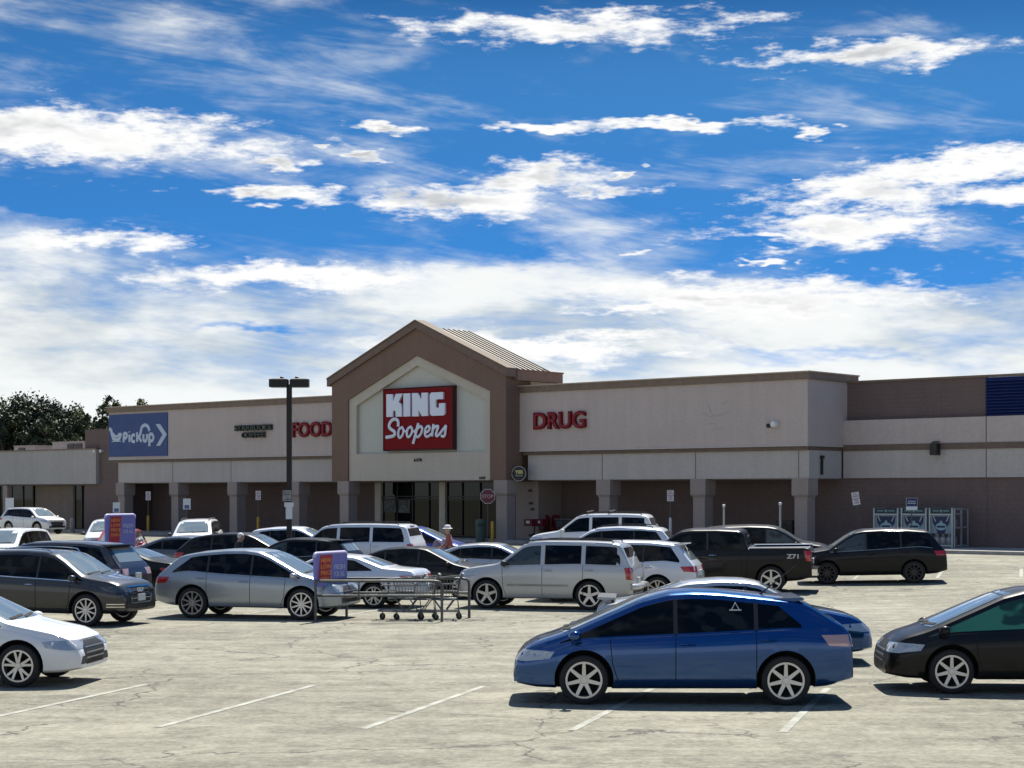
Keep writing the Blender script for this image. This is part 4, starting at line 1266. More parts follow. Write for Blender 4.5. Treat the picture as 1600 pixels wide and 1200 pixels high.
    # ---- front: lamps, grille, bumper
    face = k['face'] * hs
    lm = M_LAMPD if lamps == 'dark' else M_LAMP
    zl = T(xf - .24) - .07; zl = min(zl, face)
    zh0, zh1 = zl - .15, zl
    wF = hw(xf - .25)
    for sy in (1, -1):
        mb = MB()
        P.patch(mb, [(-.30, zh0 + .04), (-.02, zh0), (.30, zh0 + .015), (.36, zh1 - .02), (.02, zh1), (-.34, zh1 - .02)] if sy < 0 else [(.30, zh0 + .04), (.02, zh0), (-.30, zh0 + .015), (-.36, zh1 - .02), (-.02, zh1), (.34, zh1 - .02)],
                48 * sy, (xf - .24, (wF - .14) * sy), .006, step=.05)
        orient(mb.build('headlight', lm, root, fix=False))
    gw = W * .27
    mb = MB(); P.patch(mb, [(-gw, zh0 - .04), (-gw * .82, zh0 - .24), (gw * .82, zh0 - .24), (gw, zh0 - .04), (gw * .95, zl - .03), (-gw * .95, zl - .03)], 0, off=.006, step=.08)
    gr = orient(mb.build('grille', M_BLACK, root, fix=False))
    mb = MB()
    for q in (.25, .5, .75):
        z = zh0 - .22 + (zl - .05 - zh0 + .22) * q; P.strip(mb, [(-gw * .85, z), (gw * .85, z)], .022, 0, off=.012)
    if chrome:
        P.strip(mb, [(-gw, zl - .03), (gw, zl - .03)], .03, 0, off=.014); P.strip(mb, [(-gw, zl - .03), (-gw * .84, zh0 - .24), (gw * .84, zh0 - .24), (gw, zl - .03)], .03, 0, off=.014)
    if mb.f: orient(mb.build('grille_bars', M_CHROME if chrome else M_STEEL, gr, fix=False))
    mb = MB(); zi = zb(xf) + .07; P.patch(mb, [(-W * .36, zi), (W * .36, zi), (W * .33, zi + .12), (-W * .33, zi + .12)], 0, off=.006, step=.1)
    if mb.f: orient(mb.build('lower_intake', M_BLACK, root, fix=False))
    if plate_front:
        mb = MB(); x = xof(zi + .22); mb.box(x + .0, x + .03, -.155, .155, zi + .15, zi + .30); mb.build('number_plate', M_PLATE, root)
    # ---- rear: lamps, plate, bumper
    zt1 = B(xr + .2) - .02
    tall = kind in ('box', 'fullsuv', 'truck')
    zt0 = zt1 - (.32 if tall else .17)
    wR = hw(xr + .15)
    for sy in (1, -1):
        mb = MB(); a_ = .10 if tall else .24
        pts = [(-a_, zt0 + .02), (a_, zt0), (a_ * 1.05, zt1), (-a_ * 1.3, zt1 - .01)] if sy > 0 else [(a_, zt0 + .02), (-a_, zt0), (-a_ * 1.05, zt1), (a_ * 1.3, zt1 - .01)]
        P.patch(mb, pts, (180 - 52 * 1) if sy > 0 else (180 + 52), (xr + .12, (wR - .10) * sy), .006, step=.05)
        orient(mb.build('taillight', M_REDC if lamps == 'clear' else M_RED, root, fix=False))
    mb = MB(); x = xof(zt0 - .05, False); mb.box(x - .03, x + .03, -.155, .155, zt0 - .10, zt0 + .05); mb.build('number_plate', M_PLATE, root)
    mb = MB(); z0_ = zb(xr) + .03; P.patch(mb, [(-W * .40, z0_), (W * .40, z0_), (W * .38, z0_ + .13), (-W * .38, z0_ + .13)], 180, off=.006, step=.1)
    if mb.f: orient(mb.build('rear_bumper_trim', M_CHROME if kind == 'truck' else M_BLACK, root, fix=False))
    # ---- mirrors
    for sy in (1, -1):
        mx = fb - .20; mz = B(mx) + .10; my = (hw(mx) + .075) * sy
        mb = MB(); ww = .085
        prof = [(-.07, .5), (-.05, .85), (0, 1.0), (.05, .8), (.085, .35)]
        v = []; n = 12
        for (ox, q) in prof:
            for j in range(n):
                a = 2 * math.pi * j / n; c2, s2 = math.cos(a), math.sin(a)
                v.append((mx + ox, my + math.copysign(abs(c2) ** .6, c2) * ww * q * 1.1, mz + math.copysign(abs(s2) ** .6, s2) * .068 * q))
        f = [(i * n + j, i * n + (j + 1) % n, (i + 1) * n + (j + 1) % n, (i + 1) * n + j) for i in range(len(prof) - 1) for j in range(n)]
        f += [tuple(range(n))[::-1], tuple((len(prof) - 1) * n + j for j in range(n))]
        mb.add(v, f); mb.tube([(mx + .02, my - sy * .02, mz - .04), (mx + .04, my - sy * .17, mz - .10)], .022, 6)
        mb.build('wing_mirror', mirror or body, root, smooth=50)
    if rails:
        for sy in (1, -1):
            y = halfw(0, H - .12) - .10; mb = MB()
            xs = np.linspace(rt + .15, .30, 9)
            mb.tube([(xs[0] - .05, y * sy, T(xs[0]) - .03)] + [(x, y * sy, T(x) + .045) for x in xs] + [(xs[-1] + .06, y * sy, T(xs[-1]) - .03)], .017, 6)
            mb.build('roof_rail', M_BLACK if rails == 'black' else M_CHROME, root, smooth=50)
    if cross:
        for x in (-.75, .05):
            y = halfw(0, H - .12) - .08; mb = MB(); mb.tube([(x, -y, T(x) + .02), (x, -y, T(x) + .10), (x, y, T(x) + .10), (x, y, T(x) + .02)], .022, 6)
            mb.build('roof_crossbar', M_BLACK if rails == 'black' else M_STEEL, root, smooth=50)
    if spoiler:
        x0 = rt - .10; z0 = T(x0); y = halfw(x0, z0 - .10) - .06
        if spoiler == 'deck': x0 = xr + .22; z0 = T(x0) + .09; y = hw(x0) - .18
        mb = MB(); d = .24 if spoiler != 'deck' else .16
        pr = [(x0 + .16, z0 + .0), (x0 - d, z0 + .012), (x0 - d - .02, z0 - .014), (x0 - .06, z0 - .05), (x0 + .12, z0 - .03)]
        mb.prism(pr, -y, y)
        if spoiler == 'deck':
            for sy in (-1, 1): mb.box(x0 - .05, x0 + .08, sy * (y - .1) - .02, sy * (y - .1) + .02, z0 - .12, z0 - .02)
        mb.build('rear_spoiler', body, root)
    # wipers
    mb = MB()
    for y0_, y1_ in ((-.55, .05), (.0, .55)):
        P.strip(mb, [(y0_, zc + .02), (y1_, zc + .05)], .022, 0, off=.016)
    if mb.f: orient(mb.build('wipers', M_SEAM, root, fix=False))
    if extra: extra(root, k, P, T, B, hw, halfw, xof)
    return root


P_GREY = paint('dark grey paint', (.017, .018, .021), .4)
P_SILV = paint('silver blue paint', (.30, .34, .38), .55, .32)
P_GOLD = paint('pale pewter paint', (.50, .50, .49), .35, .36)
P_WHITE = paint('white paint', (.74, .75, .76), 0, .42)
P_WHITE2 = paint('cool white paint', (.64, .68, .74), .1, .4)
P_BLACK = paint('black paint', (.006, .006, .007), .1)
P_NAVY = paint('midnight blue paint', (.012, .014, .026), .3)
P_SLATE = paint('slate blue grey paint', (.07, .085, .11), .4)
P_BLUE = paint('bright blue paint', (.002, .055, .20), .8, .22)
P_BLUE2 = paint('royal blue paint', (.012, .05, .36), .35, .3)
P_RED = paint('red paint', (.34, .012, .018), .2)
P_SIL2 = paint('silver paint', (.44, .45, .46), .5, .32)
M_CLG = mat('grey cladding', (.06, .06, .06), .7)


def x_audi(root, k, P, T, B, hw, halfw, xof):
    """large framed grille with emblem rings"""
    mb = MB()
    for i in range(4):
        y = (i - 1.5) * .062; z = .80; x = xof(z) + .02
        mb.tube([(x + .01, y + .042 * math.cos(t), z + .042 * math.sin(t)) for t in np.linspace(0, 6.2832, 15)], .0065, 5)
    mb.build('emblem', M_CHROME, root)
    mb = MB()
    for sy in (-1, 1):
        for z in (.44, .50): P.strip(mb, [(-.12, z), (.24, z)] if sy > 0 else [(-.24, z), (.12, z)], .022, 42 * sy, off=.01, anchor=(k['xf'] - .22, (hw(2.0) - .16) * sy))
    if mb.f: orient(mb.build('bumper_inlays', M_CHROME, root, fix=False))


def x_tahoe(root, k, P, T, B, hw, halfw, xof):
    mb = MB(); x = xof(k['H'] - .10, False); mb.box(x - .03, x + .02, -.22, .22, k['H'] - .10, k['H'] - .07); mb.build('brake_light', M_RED, root)


def x_pickup(root, k, P, T, B, hw, halfw, xof):
    for sy in (1, -1):
        mb = MB(); P.strip(mb, [((-x if sy > 0 else x), 1.345) for x in (-2.9, -2.2, -1.3)], .04, 90 if sy > 0 else -90, off=.01)
        y = k['W'] / 2 - .10
        mb = MB(); mb.tube([(-2.95, sy * y, 1.335), (-1.20, sy * y, 1.335)], .022, 8, caps=True); mb.build('bed_rail', M_CHROME, root)
    for sy in (1, -1):
        mb = MB()
        t = text_mb('Z71', -.17, .17, 0, .13, 0, .01, .02)
        y = (halfw(-2.45, 1.06) + .004)
        o = t.build('side_decal', mat('silver decal', (.6, .6, .6), .35), root)
        o.location = (-2.45, -y * sy * -1 if sy < 0 else y, 1.02)
        o.location = (-2.45, sy * y, 1.02); o.rotation_euler = (0, 0, 0 if sy < 0 else math.pi)
    mb = MB(); mb.box(k['xr'] - .16, k['xr'] + .05, -.86, .86, .52, .70); mb.box(k['xr'] - .17, k['xr'] - .1, -.3, .3, .50, .54); mb.build('rear_bumper', M_CHROME, root)


def x_bluehood(root, k, P, T, B, hw, halfw, xof):
    body = [c for c in root.children if c.name.startswith('body')][0]
    me = body.data; me.materials.append(P_BLUE); n = len(me.materials) - 1
    for p in me.polygons:
        if p.center.x > 1.20 and p.material_index == 0: p.material_index = n


def x_ant(root, k, P, T, B, hw, halfw, xof):
    mb = MB(); x = -1.05; mb.tube([(x, .25, T(x)), (x - .04, .25, T(x) + .03), (x - .50, .25, T(x) + .40)], [.016, .012, .005], 6); mb.build('aerial', M_BLACK, root)
    # triangular sticker on the rear side glass, both rings and bar
    mb = MB(); x0, z0 = -.68, 1.30
    for sy in (1,):
        y = halfw(x0, z0) + .006
        mb.tube([(x0 - .05, y + .014, z0 - .035), (x0, y - .015, z0 + .06), (x0 + .05, y + .014, z0 - .035)], .008, 4)
        mb.tube([(x0 - .08, y + .012, z0 - .04), (x0 + .08, y + .012, z0 - .04)], .010, 4)
    mb.build('window_sticker', M_PLATE, root)


def x_jeep(root, k, P, T, B, hw, halfw, xof):
    mb = MB()
    for sy in (1, -1): P.strip(mb, [((-x if sy > 0 else x), .62) for x in (-.80, 0, .80)], .05, 90 if sy > 0 else -90, off=.012)
    orient(mb.build('side_moulding', M_STEEL, root, fix=False))
    mb = MB(); x = k['xr'] - .09; mb.tube([(x + .12, -.86, .60), (x + .02, -.78, .60), (x, 0, .60), (x + .02, .78, .60), (x + .12, .86, .60)], .075, 8); mb.build('rear_bumper', P_GOLD, root, smooth=50)


CARS = [
    # kind, px, scale px/m, yaw, paint, label, options
    ('suv', 82, 68.0, -17, P_GREY, 'dark grey SUV with chrome framed grille at the left edge facing right', dict(rim='ten', chrome=True, plate_front=True, extra=x_audi, rails='chrome', belt_chrome=M_CHROME, lamps='dark')),
    ('softsuv', 407, 65.0, -14, P_SILV, 'silver blue crossover parked behind the corral with the red and lilac sign', dict(rim='ten', clad=None, mirror=P_SIL2)),
    ('box', 852, 60.0, 166, P_GOLD, 'pale pewter boxy SUV with red tail lamp in the centre of the lot', dict(rim='five', rails='black', extra=x_jeep, glass=M_GLASS, front_glass=M_GLASSL, mirror=M_BLACK)),
    ('suv', 958, 56.5, 166, P_WHITE2, 'white crossover just right of the pewter boxy SUV', dict(rim='split', spoiler='roof', clad=None)),
    ('truck', 1112, 52.5, 168, P_BLACK, 'black pickup truck with chrome rear bumper and side decal', dict(rim='six', extra=x_pickup, cat='pickup truck', name='pickup_truck', chrome=True)),
    ('suv', 1358, 50.2, 172, P_BLACK, 'black SUV standing alone in front of the propane cages', dict(rim='ten', rimmat=M_RIMD, scale=.95, hs=1.04, lamps='dark', belt_chrome=M_STEEL, front_glass=M_GLASSL)),
    ('suv', 1193, 47.0, -10, P_BLACK, 'black crossover behind the pickup truck bed facing right', dict(rim='split', lamps='dark', front_glass=M_GLASSL)),
    ('box', 925, 41.0, 167, P_WHITE, 'white SUV with roof crossbars nearest the cart bay', dict(rim='five', scale=1.06, rails='black', cross=True)),
    ('suv', 952, 46.0, 168, P_WHITE2, 'white crossover squeezed between the crossbar SUV and the pewter SUV', dict(rim='split', rails='black')),
    ('fullsuv', 540, 45.2, 167, P_WHITE2, 'large white SUV with roof rack left of the entrance', dict(rim='six', rails='black', extra=x_tahoe)),
    ('suv', 79, 59.5, 166, P_NAVY, 'midnight blue SUV seen from its rear corner behind the dark grey SUV', dict(rim='split', lamps='clear', chrome=True, spoiler='roof', scale=1.03)),
    ('sedan', 166, 54.5, 166, P_BLACK, 'black sedan with sunlit boot beyond the midnight blue SUV', dict(rim='ten')),
    ('sedan', 303, 43.5, -13, P_SLATE, 'slate sedan behind the silver crossover roof facing right', dict(rim='ten')),
    ('softsuv', 388, 46.0, -13, P_BLACK, 'dark crossover behind the person in the lot facing right', dict(rim='split', hs=1.0)),
    ('hatch', 468, 40.5, -13, P_WHITE2, 'pale blue white hatchback behind the lamp post', dict(rim='split', hs=1.03)),
    ('hatch', 463, 50.5, 167, P_BLACK, 'black hatchback with bright rear glass in front of the lamp post', dict(rim='split', hs=1.05, spoiler='roof', lamps='clear', front_glass=M_GLASSL, belt_chrome=M_STEEL)),
    ('coupe', 522, 59.0, 167, P_WHITE2, 'white two door coupe behind the corral rails', dict(rim='split', lamps='dark')),
    ('sedan', 659, 54.5, -13, P_BLACK, 'black sedan nose to nose with the pewter SUV', dict(rim='split', hs=1.0)),
    ('sedan', 770, 50.0, -10, P_SIL2, 'silver sedan parked before the green litter bin', dict(rim='split', hs=.98)),
    ('hatch', 652, 42.0, -12, P_BLUE2, 'royal blue hatchback next to the shopper in a white hat', dict(rim='split', hs=1.04)),
    ('suv', 308, 36.0, -88, P_WHITE, 'white SUV facing the camera under the second handicap sign', dict(rim='split', hs=.96, rails='black', mirror=M_BLACK)),
    ('suv', 172, 34.5, -86, P_WHITE, 'white SUV facing the camera hidden by the far corral sign', dict(hs=.95, rim='split', mirror=M_BLACK)),
    ('hatch', 188, 39.5, -86, P_RED, 'red small car with windscreen coloured for sky reflection beside the far corral sign', dict(rim='split', mirror=P_RED)),
    ('suv', 16, 42.0, -98, P_WHITE, 'white SUV facing the camera at the left edge behind the dark grey SUV', dict(rim='split', mirror=M_BLACK)),
    ('suv', 53, 24.4, -36, P_WHITE, 'white crossover parked in front of the low shop building', dict(rim='split', clad=M_CLG)),
    ('sedan', 1150, 88.0, -4, P_SIL2, 'silver sedan with blue bonnet and wings just behind the near blue car', dict(rim='split', spoiler='deck', hs=1.01, extra=x_bluehood)),
    ('lift', 1064, 108.0, 178, P_BLUE, 'bright blue hatchback with aerial nearest the camera', dict(rim='seven', spoiler='roof', lamps='clear', extra=x_ant, scale=1.05, hs=.975)),
    ('lift', 1612, 103.0, 176, P_BLACK, 'black car with green tinted side glass cut by the right edge', dict(rim='seven', front_glass=M_GREENG)),
    ('sedan', -74, 99.0, -5, P_WHITE, 'near white car cut by the left edge of the picture', dict(rim='split')),
]
for kind_, px_, s_, yaw_, paint_, lab_, op_ in CARS:
    build_car(kind_, px_, s_, yaw_, paint_, lab_, **op_)
# ================================================================ LAMP POST, CORRALS, CARTS
def child(mb, name, m, parent, **kw):
    return mb.build(name, m, parent, **kw)


def lamp_post(px, Y):
    X = at(px, Y); z = gz(X, Y)
    root = empty('lamp_post', (X, Y, z)); tag(root, 'tall dark lamp post with two flat lamp heads standing among the parked cars', 'lamp post')
    dk = mat('dark bronze post', (.016, .014, .013), .5, .3)
    h = zat(603, Y) - z
    mb = MB(); mb.box(-.085, .085, -.085, .085, .6, h + .05); child(mb, 'pole', dk, root)
    mb = MB(); mb.lathe([(.30, 0), (.30, .55), (.27, .60)], 20, 'z'); child(mb, 'concrete_base', mat('base concrete', (.34, .32, .28), .9, var=.2), root, smooth=40)
    for s in (-1, 1):
        mb = MB(); a, b = (s * .05, s * .66)
        x0, x1 = min(a, b), max(a, b)
        mb.box(x0, x1, -.19, .19, h - .04, h + .22)
        mb.add([(x0 + .05, -.15, h + .221), (x1 - .05, -.15, h + .221), (x1 - .05, .15, h + .221), (x0 + .05, .15, h + .221), (x0 + .10, -.10, h + .25), (x1 - .10, -.10, h + .25), (x1 - .10, .10, h + .25), (x0 + .10, .10, h + .25)],
               [(0, 1, 5, 4), (1, 2, 6, 5), (2, 3, 7, 6), (3, 0, 4, 7), (4, 5, 6, 7)])
        hd = child(mb, 'lamp_head', dk, root)
        mb = MB(); mb.box(x0 + .05, x1 - .05, -.15, .15, h - .055, h - .041); child(mb, 'lens', mat('lamp lens grey', (.25, .25, .24), .3), hd)
        mb = MB(); mb.lathe([(.06, .24), (.06, .30), (.02, .33)], 12, 'z', (s * .25, 0, h)); child(mb, 'photocell', dk, hd, smooth=40)
        mb = MB(); mb.box(min(s * .02, s * .049), max(s * .02, s * .049), -.09, .09, h + .051, h + .20); child(mb, 'bracket', dk, root)
    # notices strapped to the pole
    def zz(py): return zat(py, Y) - z
    mb = MB(); mb.box(-.21, .08, -.13, -.10, zz(783), zz(766)); o = child(mb, 'notice_plate', mat('weathered notice', (.26, .25, .25), .7, var=.3, vscale=9), root); o['label'] = 'grey weathered parking notice'
    mb = MB()
    for q in (768.5, 772.5, 779.5): mb.box(-.18, .05, -.134, -.131, zz(q + .8), zz(q))
    child(mb, 'lettering', mat('dark notice print', (.05, .05, .06), .7), o)
    wm = mat('white notice', (.62, .66, .70), .6)
    mb = MB(); mb.box(-.15, .15, -.14, -.10, zz(792), zz(785)); mb.box(-.10, .11, -.139, -.10, zz(811), zz(792.1)); o = child(mb, 'notice_plate', wm, root); o['label'] = 'pale white T shaped notice'


lamp_post(452, 60.0)

M_LILAC = mat('lilac sign plastic', (.20, .19, .50), .5, var=.04); M_SRED = mat('red sign stripe', (.42, .018, .03), .5)


def corral_sign(parent, w, z0, z1, seed=0):
    """rounded lilac board in the x-z plane facing -y, parent at its centre line"""
    r = .09; pts = []
    for (cx, cz, a0) in ((w / 2 - r, z1 - r, 0), (-w / 2 + r, z1 - r, 90)):
        for k in range(6): a = R(a0 + 18 * k); pts.append((cx + r * math.cos(a), cz + r * math.sin(a)))
    pts += [(-w / 2 + .02, z0), (w / 2 - .02, z0)]
    mb = MB(); mb.prism(pts, -.035, .035); bd = child(mb, 'sign_board', M_LILAC, parent)
    mb = MB()
    mb.tube([(p[0] * 1.0, 0, p[1] + .012) for p in pts[:12]], .042, 8); child(mb, 'rim', mat('pale lilac edge', (.55, .52, .75), .4), bd, smooth=50)
    mb = MB(); mb.prism([(-w * .36, z1 - .03), (w * .02, z1 - .03), (-w * .06, z0 + .22), (-w * .26, z0 + .12), (-w * .42, z0 + .22)], -.042, -.036); child(mb, 'red_stripe', M_SRED, bd)
    org = mat('orange lettering', (.75, .24, .07), .5)
    mb = MB(); H = z1 - z0
    for i, t in enumerate(('NEW', 'LOW', 'PRICE', 'DEALS')):
        zc = z1 - .10 - i * .145
        text_mb(t, -w * .36, -w * .03, zc - .10, zc, -.048, .01, .03, mb=mb)
    child(mb, 'lettering', org, bd)
    pm = mat('pale lilac lettering', (.50, .52, .72), .5)
    mb = MB()
    for i, t in enumerate(('FRESH', 'FOR ALL')):
        text_mb(t, w * .06, w * .40, z1 - .38 - i * .17, z1 - .26 - i * .17, -.042, .008, .02, mb=mb)
    child(mb, 'lettering', pm, bd)
    return bd


def corral(px0, Y0, L_, label, z0, z1, wdir=(.60, 1.28)):
    X0 = at(px0, Y0); z = gz(X0, Y0)
    root = empty('cart_corral', (X0, Y0, z)); tag(root, label, 'cart corral', 'cart corrals in the lot')
    wx, wy = wdir; w = math.hypot(wx, wy); ang = math.atan2(wy, wx)
    ht = .94; hm = .60
    for (x, y) in ((0, 0), (wx, wy)):
        mb = MB(); mb.tube([(x, y, 0), (x, y, ht)], .032, 8); child(mb, 'post', M_STEELD, root, smooth=50)
        mb = MB(); mb.tube([(x, y, ht), (x + L_ - .18, y, ht), (x + L_ - .06, y, ht - .02), (x + L_ - .01, y, ht - .08), (x + L_, y, ht - .18), (x + L_, y, 0)], .032, 8); child(mb, 'top_rail', M_STEELD, root, smooth=50)
        mb = MB(); mb.tube([(x + .03, y, hm), (x + L_ - .03, y, hm)], .026, 8); child(mb, 'lower_rail', M_STEELD, root, smooth=50)
        mb = MB(); mb.tube([(x + 1.0, y, hm), (x + 1.0, y, ht)], .022, 8); child(mb, 'stay', M_STEELD, root, smooth=50)
    mb = MB(); mb.tube([(0, 0, ht), (wx, wy, ht)], .03, 8); child(mb, 'end_rail', M_STEELD, root, smooth=50)
    sp = empty('sign', (wx / 2 - .02, wy / 2, 0), ang); sp.parent = root
    corral_sign(sp, w * 1.02, z0, z1)
    return root


corral(493, 41.4, 2.92, 'near cart corral with grey tube rails and a lilac and red sign', .80, 1.56)
corral(166, 54.2, 2.9, 'far cart corral with only its tall lilac and red sign showing', 1.25, 2.30)


def make_cart(color_handle):
    root = empty('shopping_cart', (0, 0, 0))
    wire = mat('cart wire', (.16, .165, .165), .4, .7)
    # length along x, handle at +x
    mb = MB()
    B0 = [(-.44, -.17, .52), (.36, -.24, .44), (.36, .24, .44), (-.44, .17, .52)]
    T0 = [(-.52, -.20, .86), (.44, -.29, .96), (.44, .29, .96), (-.52, .20, .86)]
    P_ = lambda u, side, t: None
    def lerp(a, b, t): return tuple(a[i] + (b[i] - a[i]) * t for i in range(3))
    for lvl in (0, .33, .66, 1.0):
        q = [lerp(B0[i], T0[i], lvl) for i in range(4)]
        mb.tube(q + [q[0]], .008 if 0 < lvl < 1 else .011, 5, caps=False)
    for i in range(4):
        a, b = B0[i], B0[(i + 1) % 4]; c, d = T0[i], T0[(i + 1) % 4]
        n = 13 if i % 2 == 0 else 7
        for k in range(n + 1):
            t = k / n; mb.tube([lerp(a, b, t), lerp(c, d, t)], .0045, 4, caps=False)
    for k in range(8):
        t = k / 7; mb.tube([lerp(B0[0], B0[3], t), lerp(B0[1], B0[2], t)], .0045, 4, caps=False)
    mb.build('basket', wire, root)
    mb = MB(); fr = .014
    for s in (-1, 1):
        mb.tube([(.50, s * .26, 1.00), (.44, s * .27, .93), (.36, s * .25, .52), (.40, s * .24, .18), (.42, s * .24, .15)], fr, 6)
        mb.tube([(.42, s * .24, .17), (-.50, s * .20, .19), (-.56, s * .12, .19)], fr, 6)
        mb.tube([(.30, s * .24, .44), (.12, s * .23, .20)], fr, 6); mb.tube([(-.20, s * .19, .50), (.02, s * .22, .19)], fr, 6)
    mb.tube([(-.56, -.12, .19), (-.56, .12, .19)], fr, 6)
    for k in range(5): x = -.4 + k * .18; mb.tube([(x, -.2, .19), (x, .2, .19)], .007, 4)
    mb.build('chassis', wire, root, smooth=50)
    mb = MB(); mb.tube([(.50, -.27, 1.00), (.50, .27, 1.00)], .021, 8); mb.build('handle', color_handle, root, smooth=50)
    mb = MB(); mb.add([(.40, -.22, .92), (.40, .22, .92), (.36, .22, .62), (.36, -.22, .62), (.41, -.22, .92), (.41, .22, .92), (.37, .22, .62), (.37, -.22, .62)], [(0, 1, 2, 3), (7, 6, 5, 4), (0, 4, 5, 1), (2, 6, 7, 3)])
    mb.build('child_seat_flap', mat('grey flap', (.30, .31, .31), .6), root)
    for (x, y) in ((.40, .24), (.40, -.24), (-.46, .17), (-.46, -.17)):
        mb = MB(); mb.lathe([(.03, -.016), (.062, -.016), (.066, 0), (.062, .016), (.03, .016)], 16, 'y', (x, y, .066)); w = mb.build('wheel', M_TYRE, root, smooth=40)
        mb = MB(); mb.box(x - .012, x + .012, y - .03, y + .03, .10, .17); mb.box(x - .02, x + .02, y - .032, y - .024, .05, .13); mb.build('caster_fork', M_STEELD, w)
    return root


def copy_tree(o, parent=None):
    c = o.copy(); col.objects.link(c)
    if parent is not None: c.parent = parent; c.matrix_parent_inverse = o.matrix_parent_inverse
    for ch in list(kids.get(o.name, [])): copy_tree(ch, c)
    return c


proto = make_cart(mat('pale cart handle', (.55, .56, .56), .4))
kids = {}
for ob in list(col.objects):
    if ob.parent: kids.setdefault(ob.parent.name, []).append(ob)
M_CH = MATS['pale cart handle']


def place_cart(px, Y, rz, label, first=False):
    c = proto if first else copy_tree(proto)
    X = at(px, Y); c.location = (X, Y, gz(X, Y) + (.15 if Y > 78 else 0)); c.rotation_euler = (0, 0, R(rz)); c.scale = (1.06,) * 3
    tag(c, label, 'shopping cart', 'shopping carts'); return c


place_cart(630, 42.3, 4, 'leftmost wire shopping cart inside the near corral', True)
place_cart(652, 42.15, 6, 'wire shopping cart pushed into the leftmost cart in the near corral')
place_cart(689, 42.4, 3, 'rightmost wire shopping cart at the mouth of the near corral')


def sack(px, Y, z0, h, w, m, label, cat='bag', name='grocery_bag'):
    rnd = random.Random(int(px)); X = at(px, Y); mb = MB(); n = 14; prof = [(.0, .3), (.05, .46), (.3, .50), (.6, .47), (.82, .36), (.95, .18), (1.0, .10)]
    v = []
    for t, r in prof:
        for j in range(n):
            a = 2 * math.pi * j / n; q = r * w * (1 + rnd.uniform(-.13, .13)); v.append((q * math.cos(a), q * .7 * math.sin(a), t * h))
    f = [(i * n + j, i * n + (j + 1) % n, (i + 1) * n + (j + 1) % n, (i + 1) * n + j) for i in range(len(prof) - 1) for j in range(n)]
    f += [tuple(range(n))[::-1], tuple((len(prof) - 1) * n + j for j in range(n))]
    mb.add(v, f); o = mb.build(name, m, None, smooth=60, loc=(X, Y, z0)); tag(o, label, cat); return o


sack(659, 42.15, gz(-2, 42) + .60, .34, .42, mat('thin white plastic', (.62, .64, .63), .4), 'crumpled white plastic bag in a cart of the near corral')

# ================================================================ SIGNS, POSTS, BOLLARDS along the store front
M_SIGNW = mat('white sign enamel', (.66, .70, .72), .5); M_SIGNB = mat('blue sign print', (.02, .07, .24), .5); M_SIGNR = mat('red sign print', (.35, .03, .04), .5)
M_YEL = mat('yellow bollard paint', (.46, .27, .03), .6, var=.25, vscale=6); M_POST = mat('sign post steel', (.10, .10, .10), .5, .5)


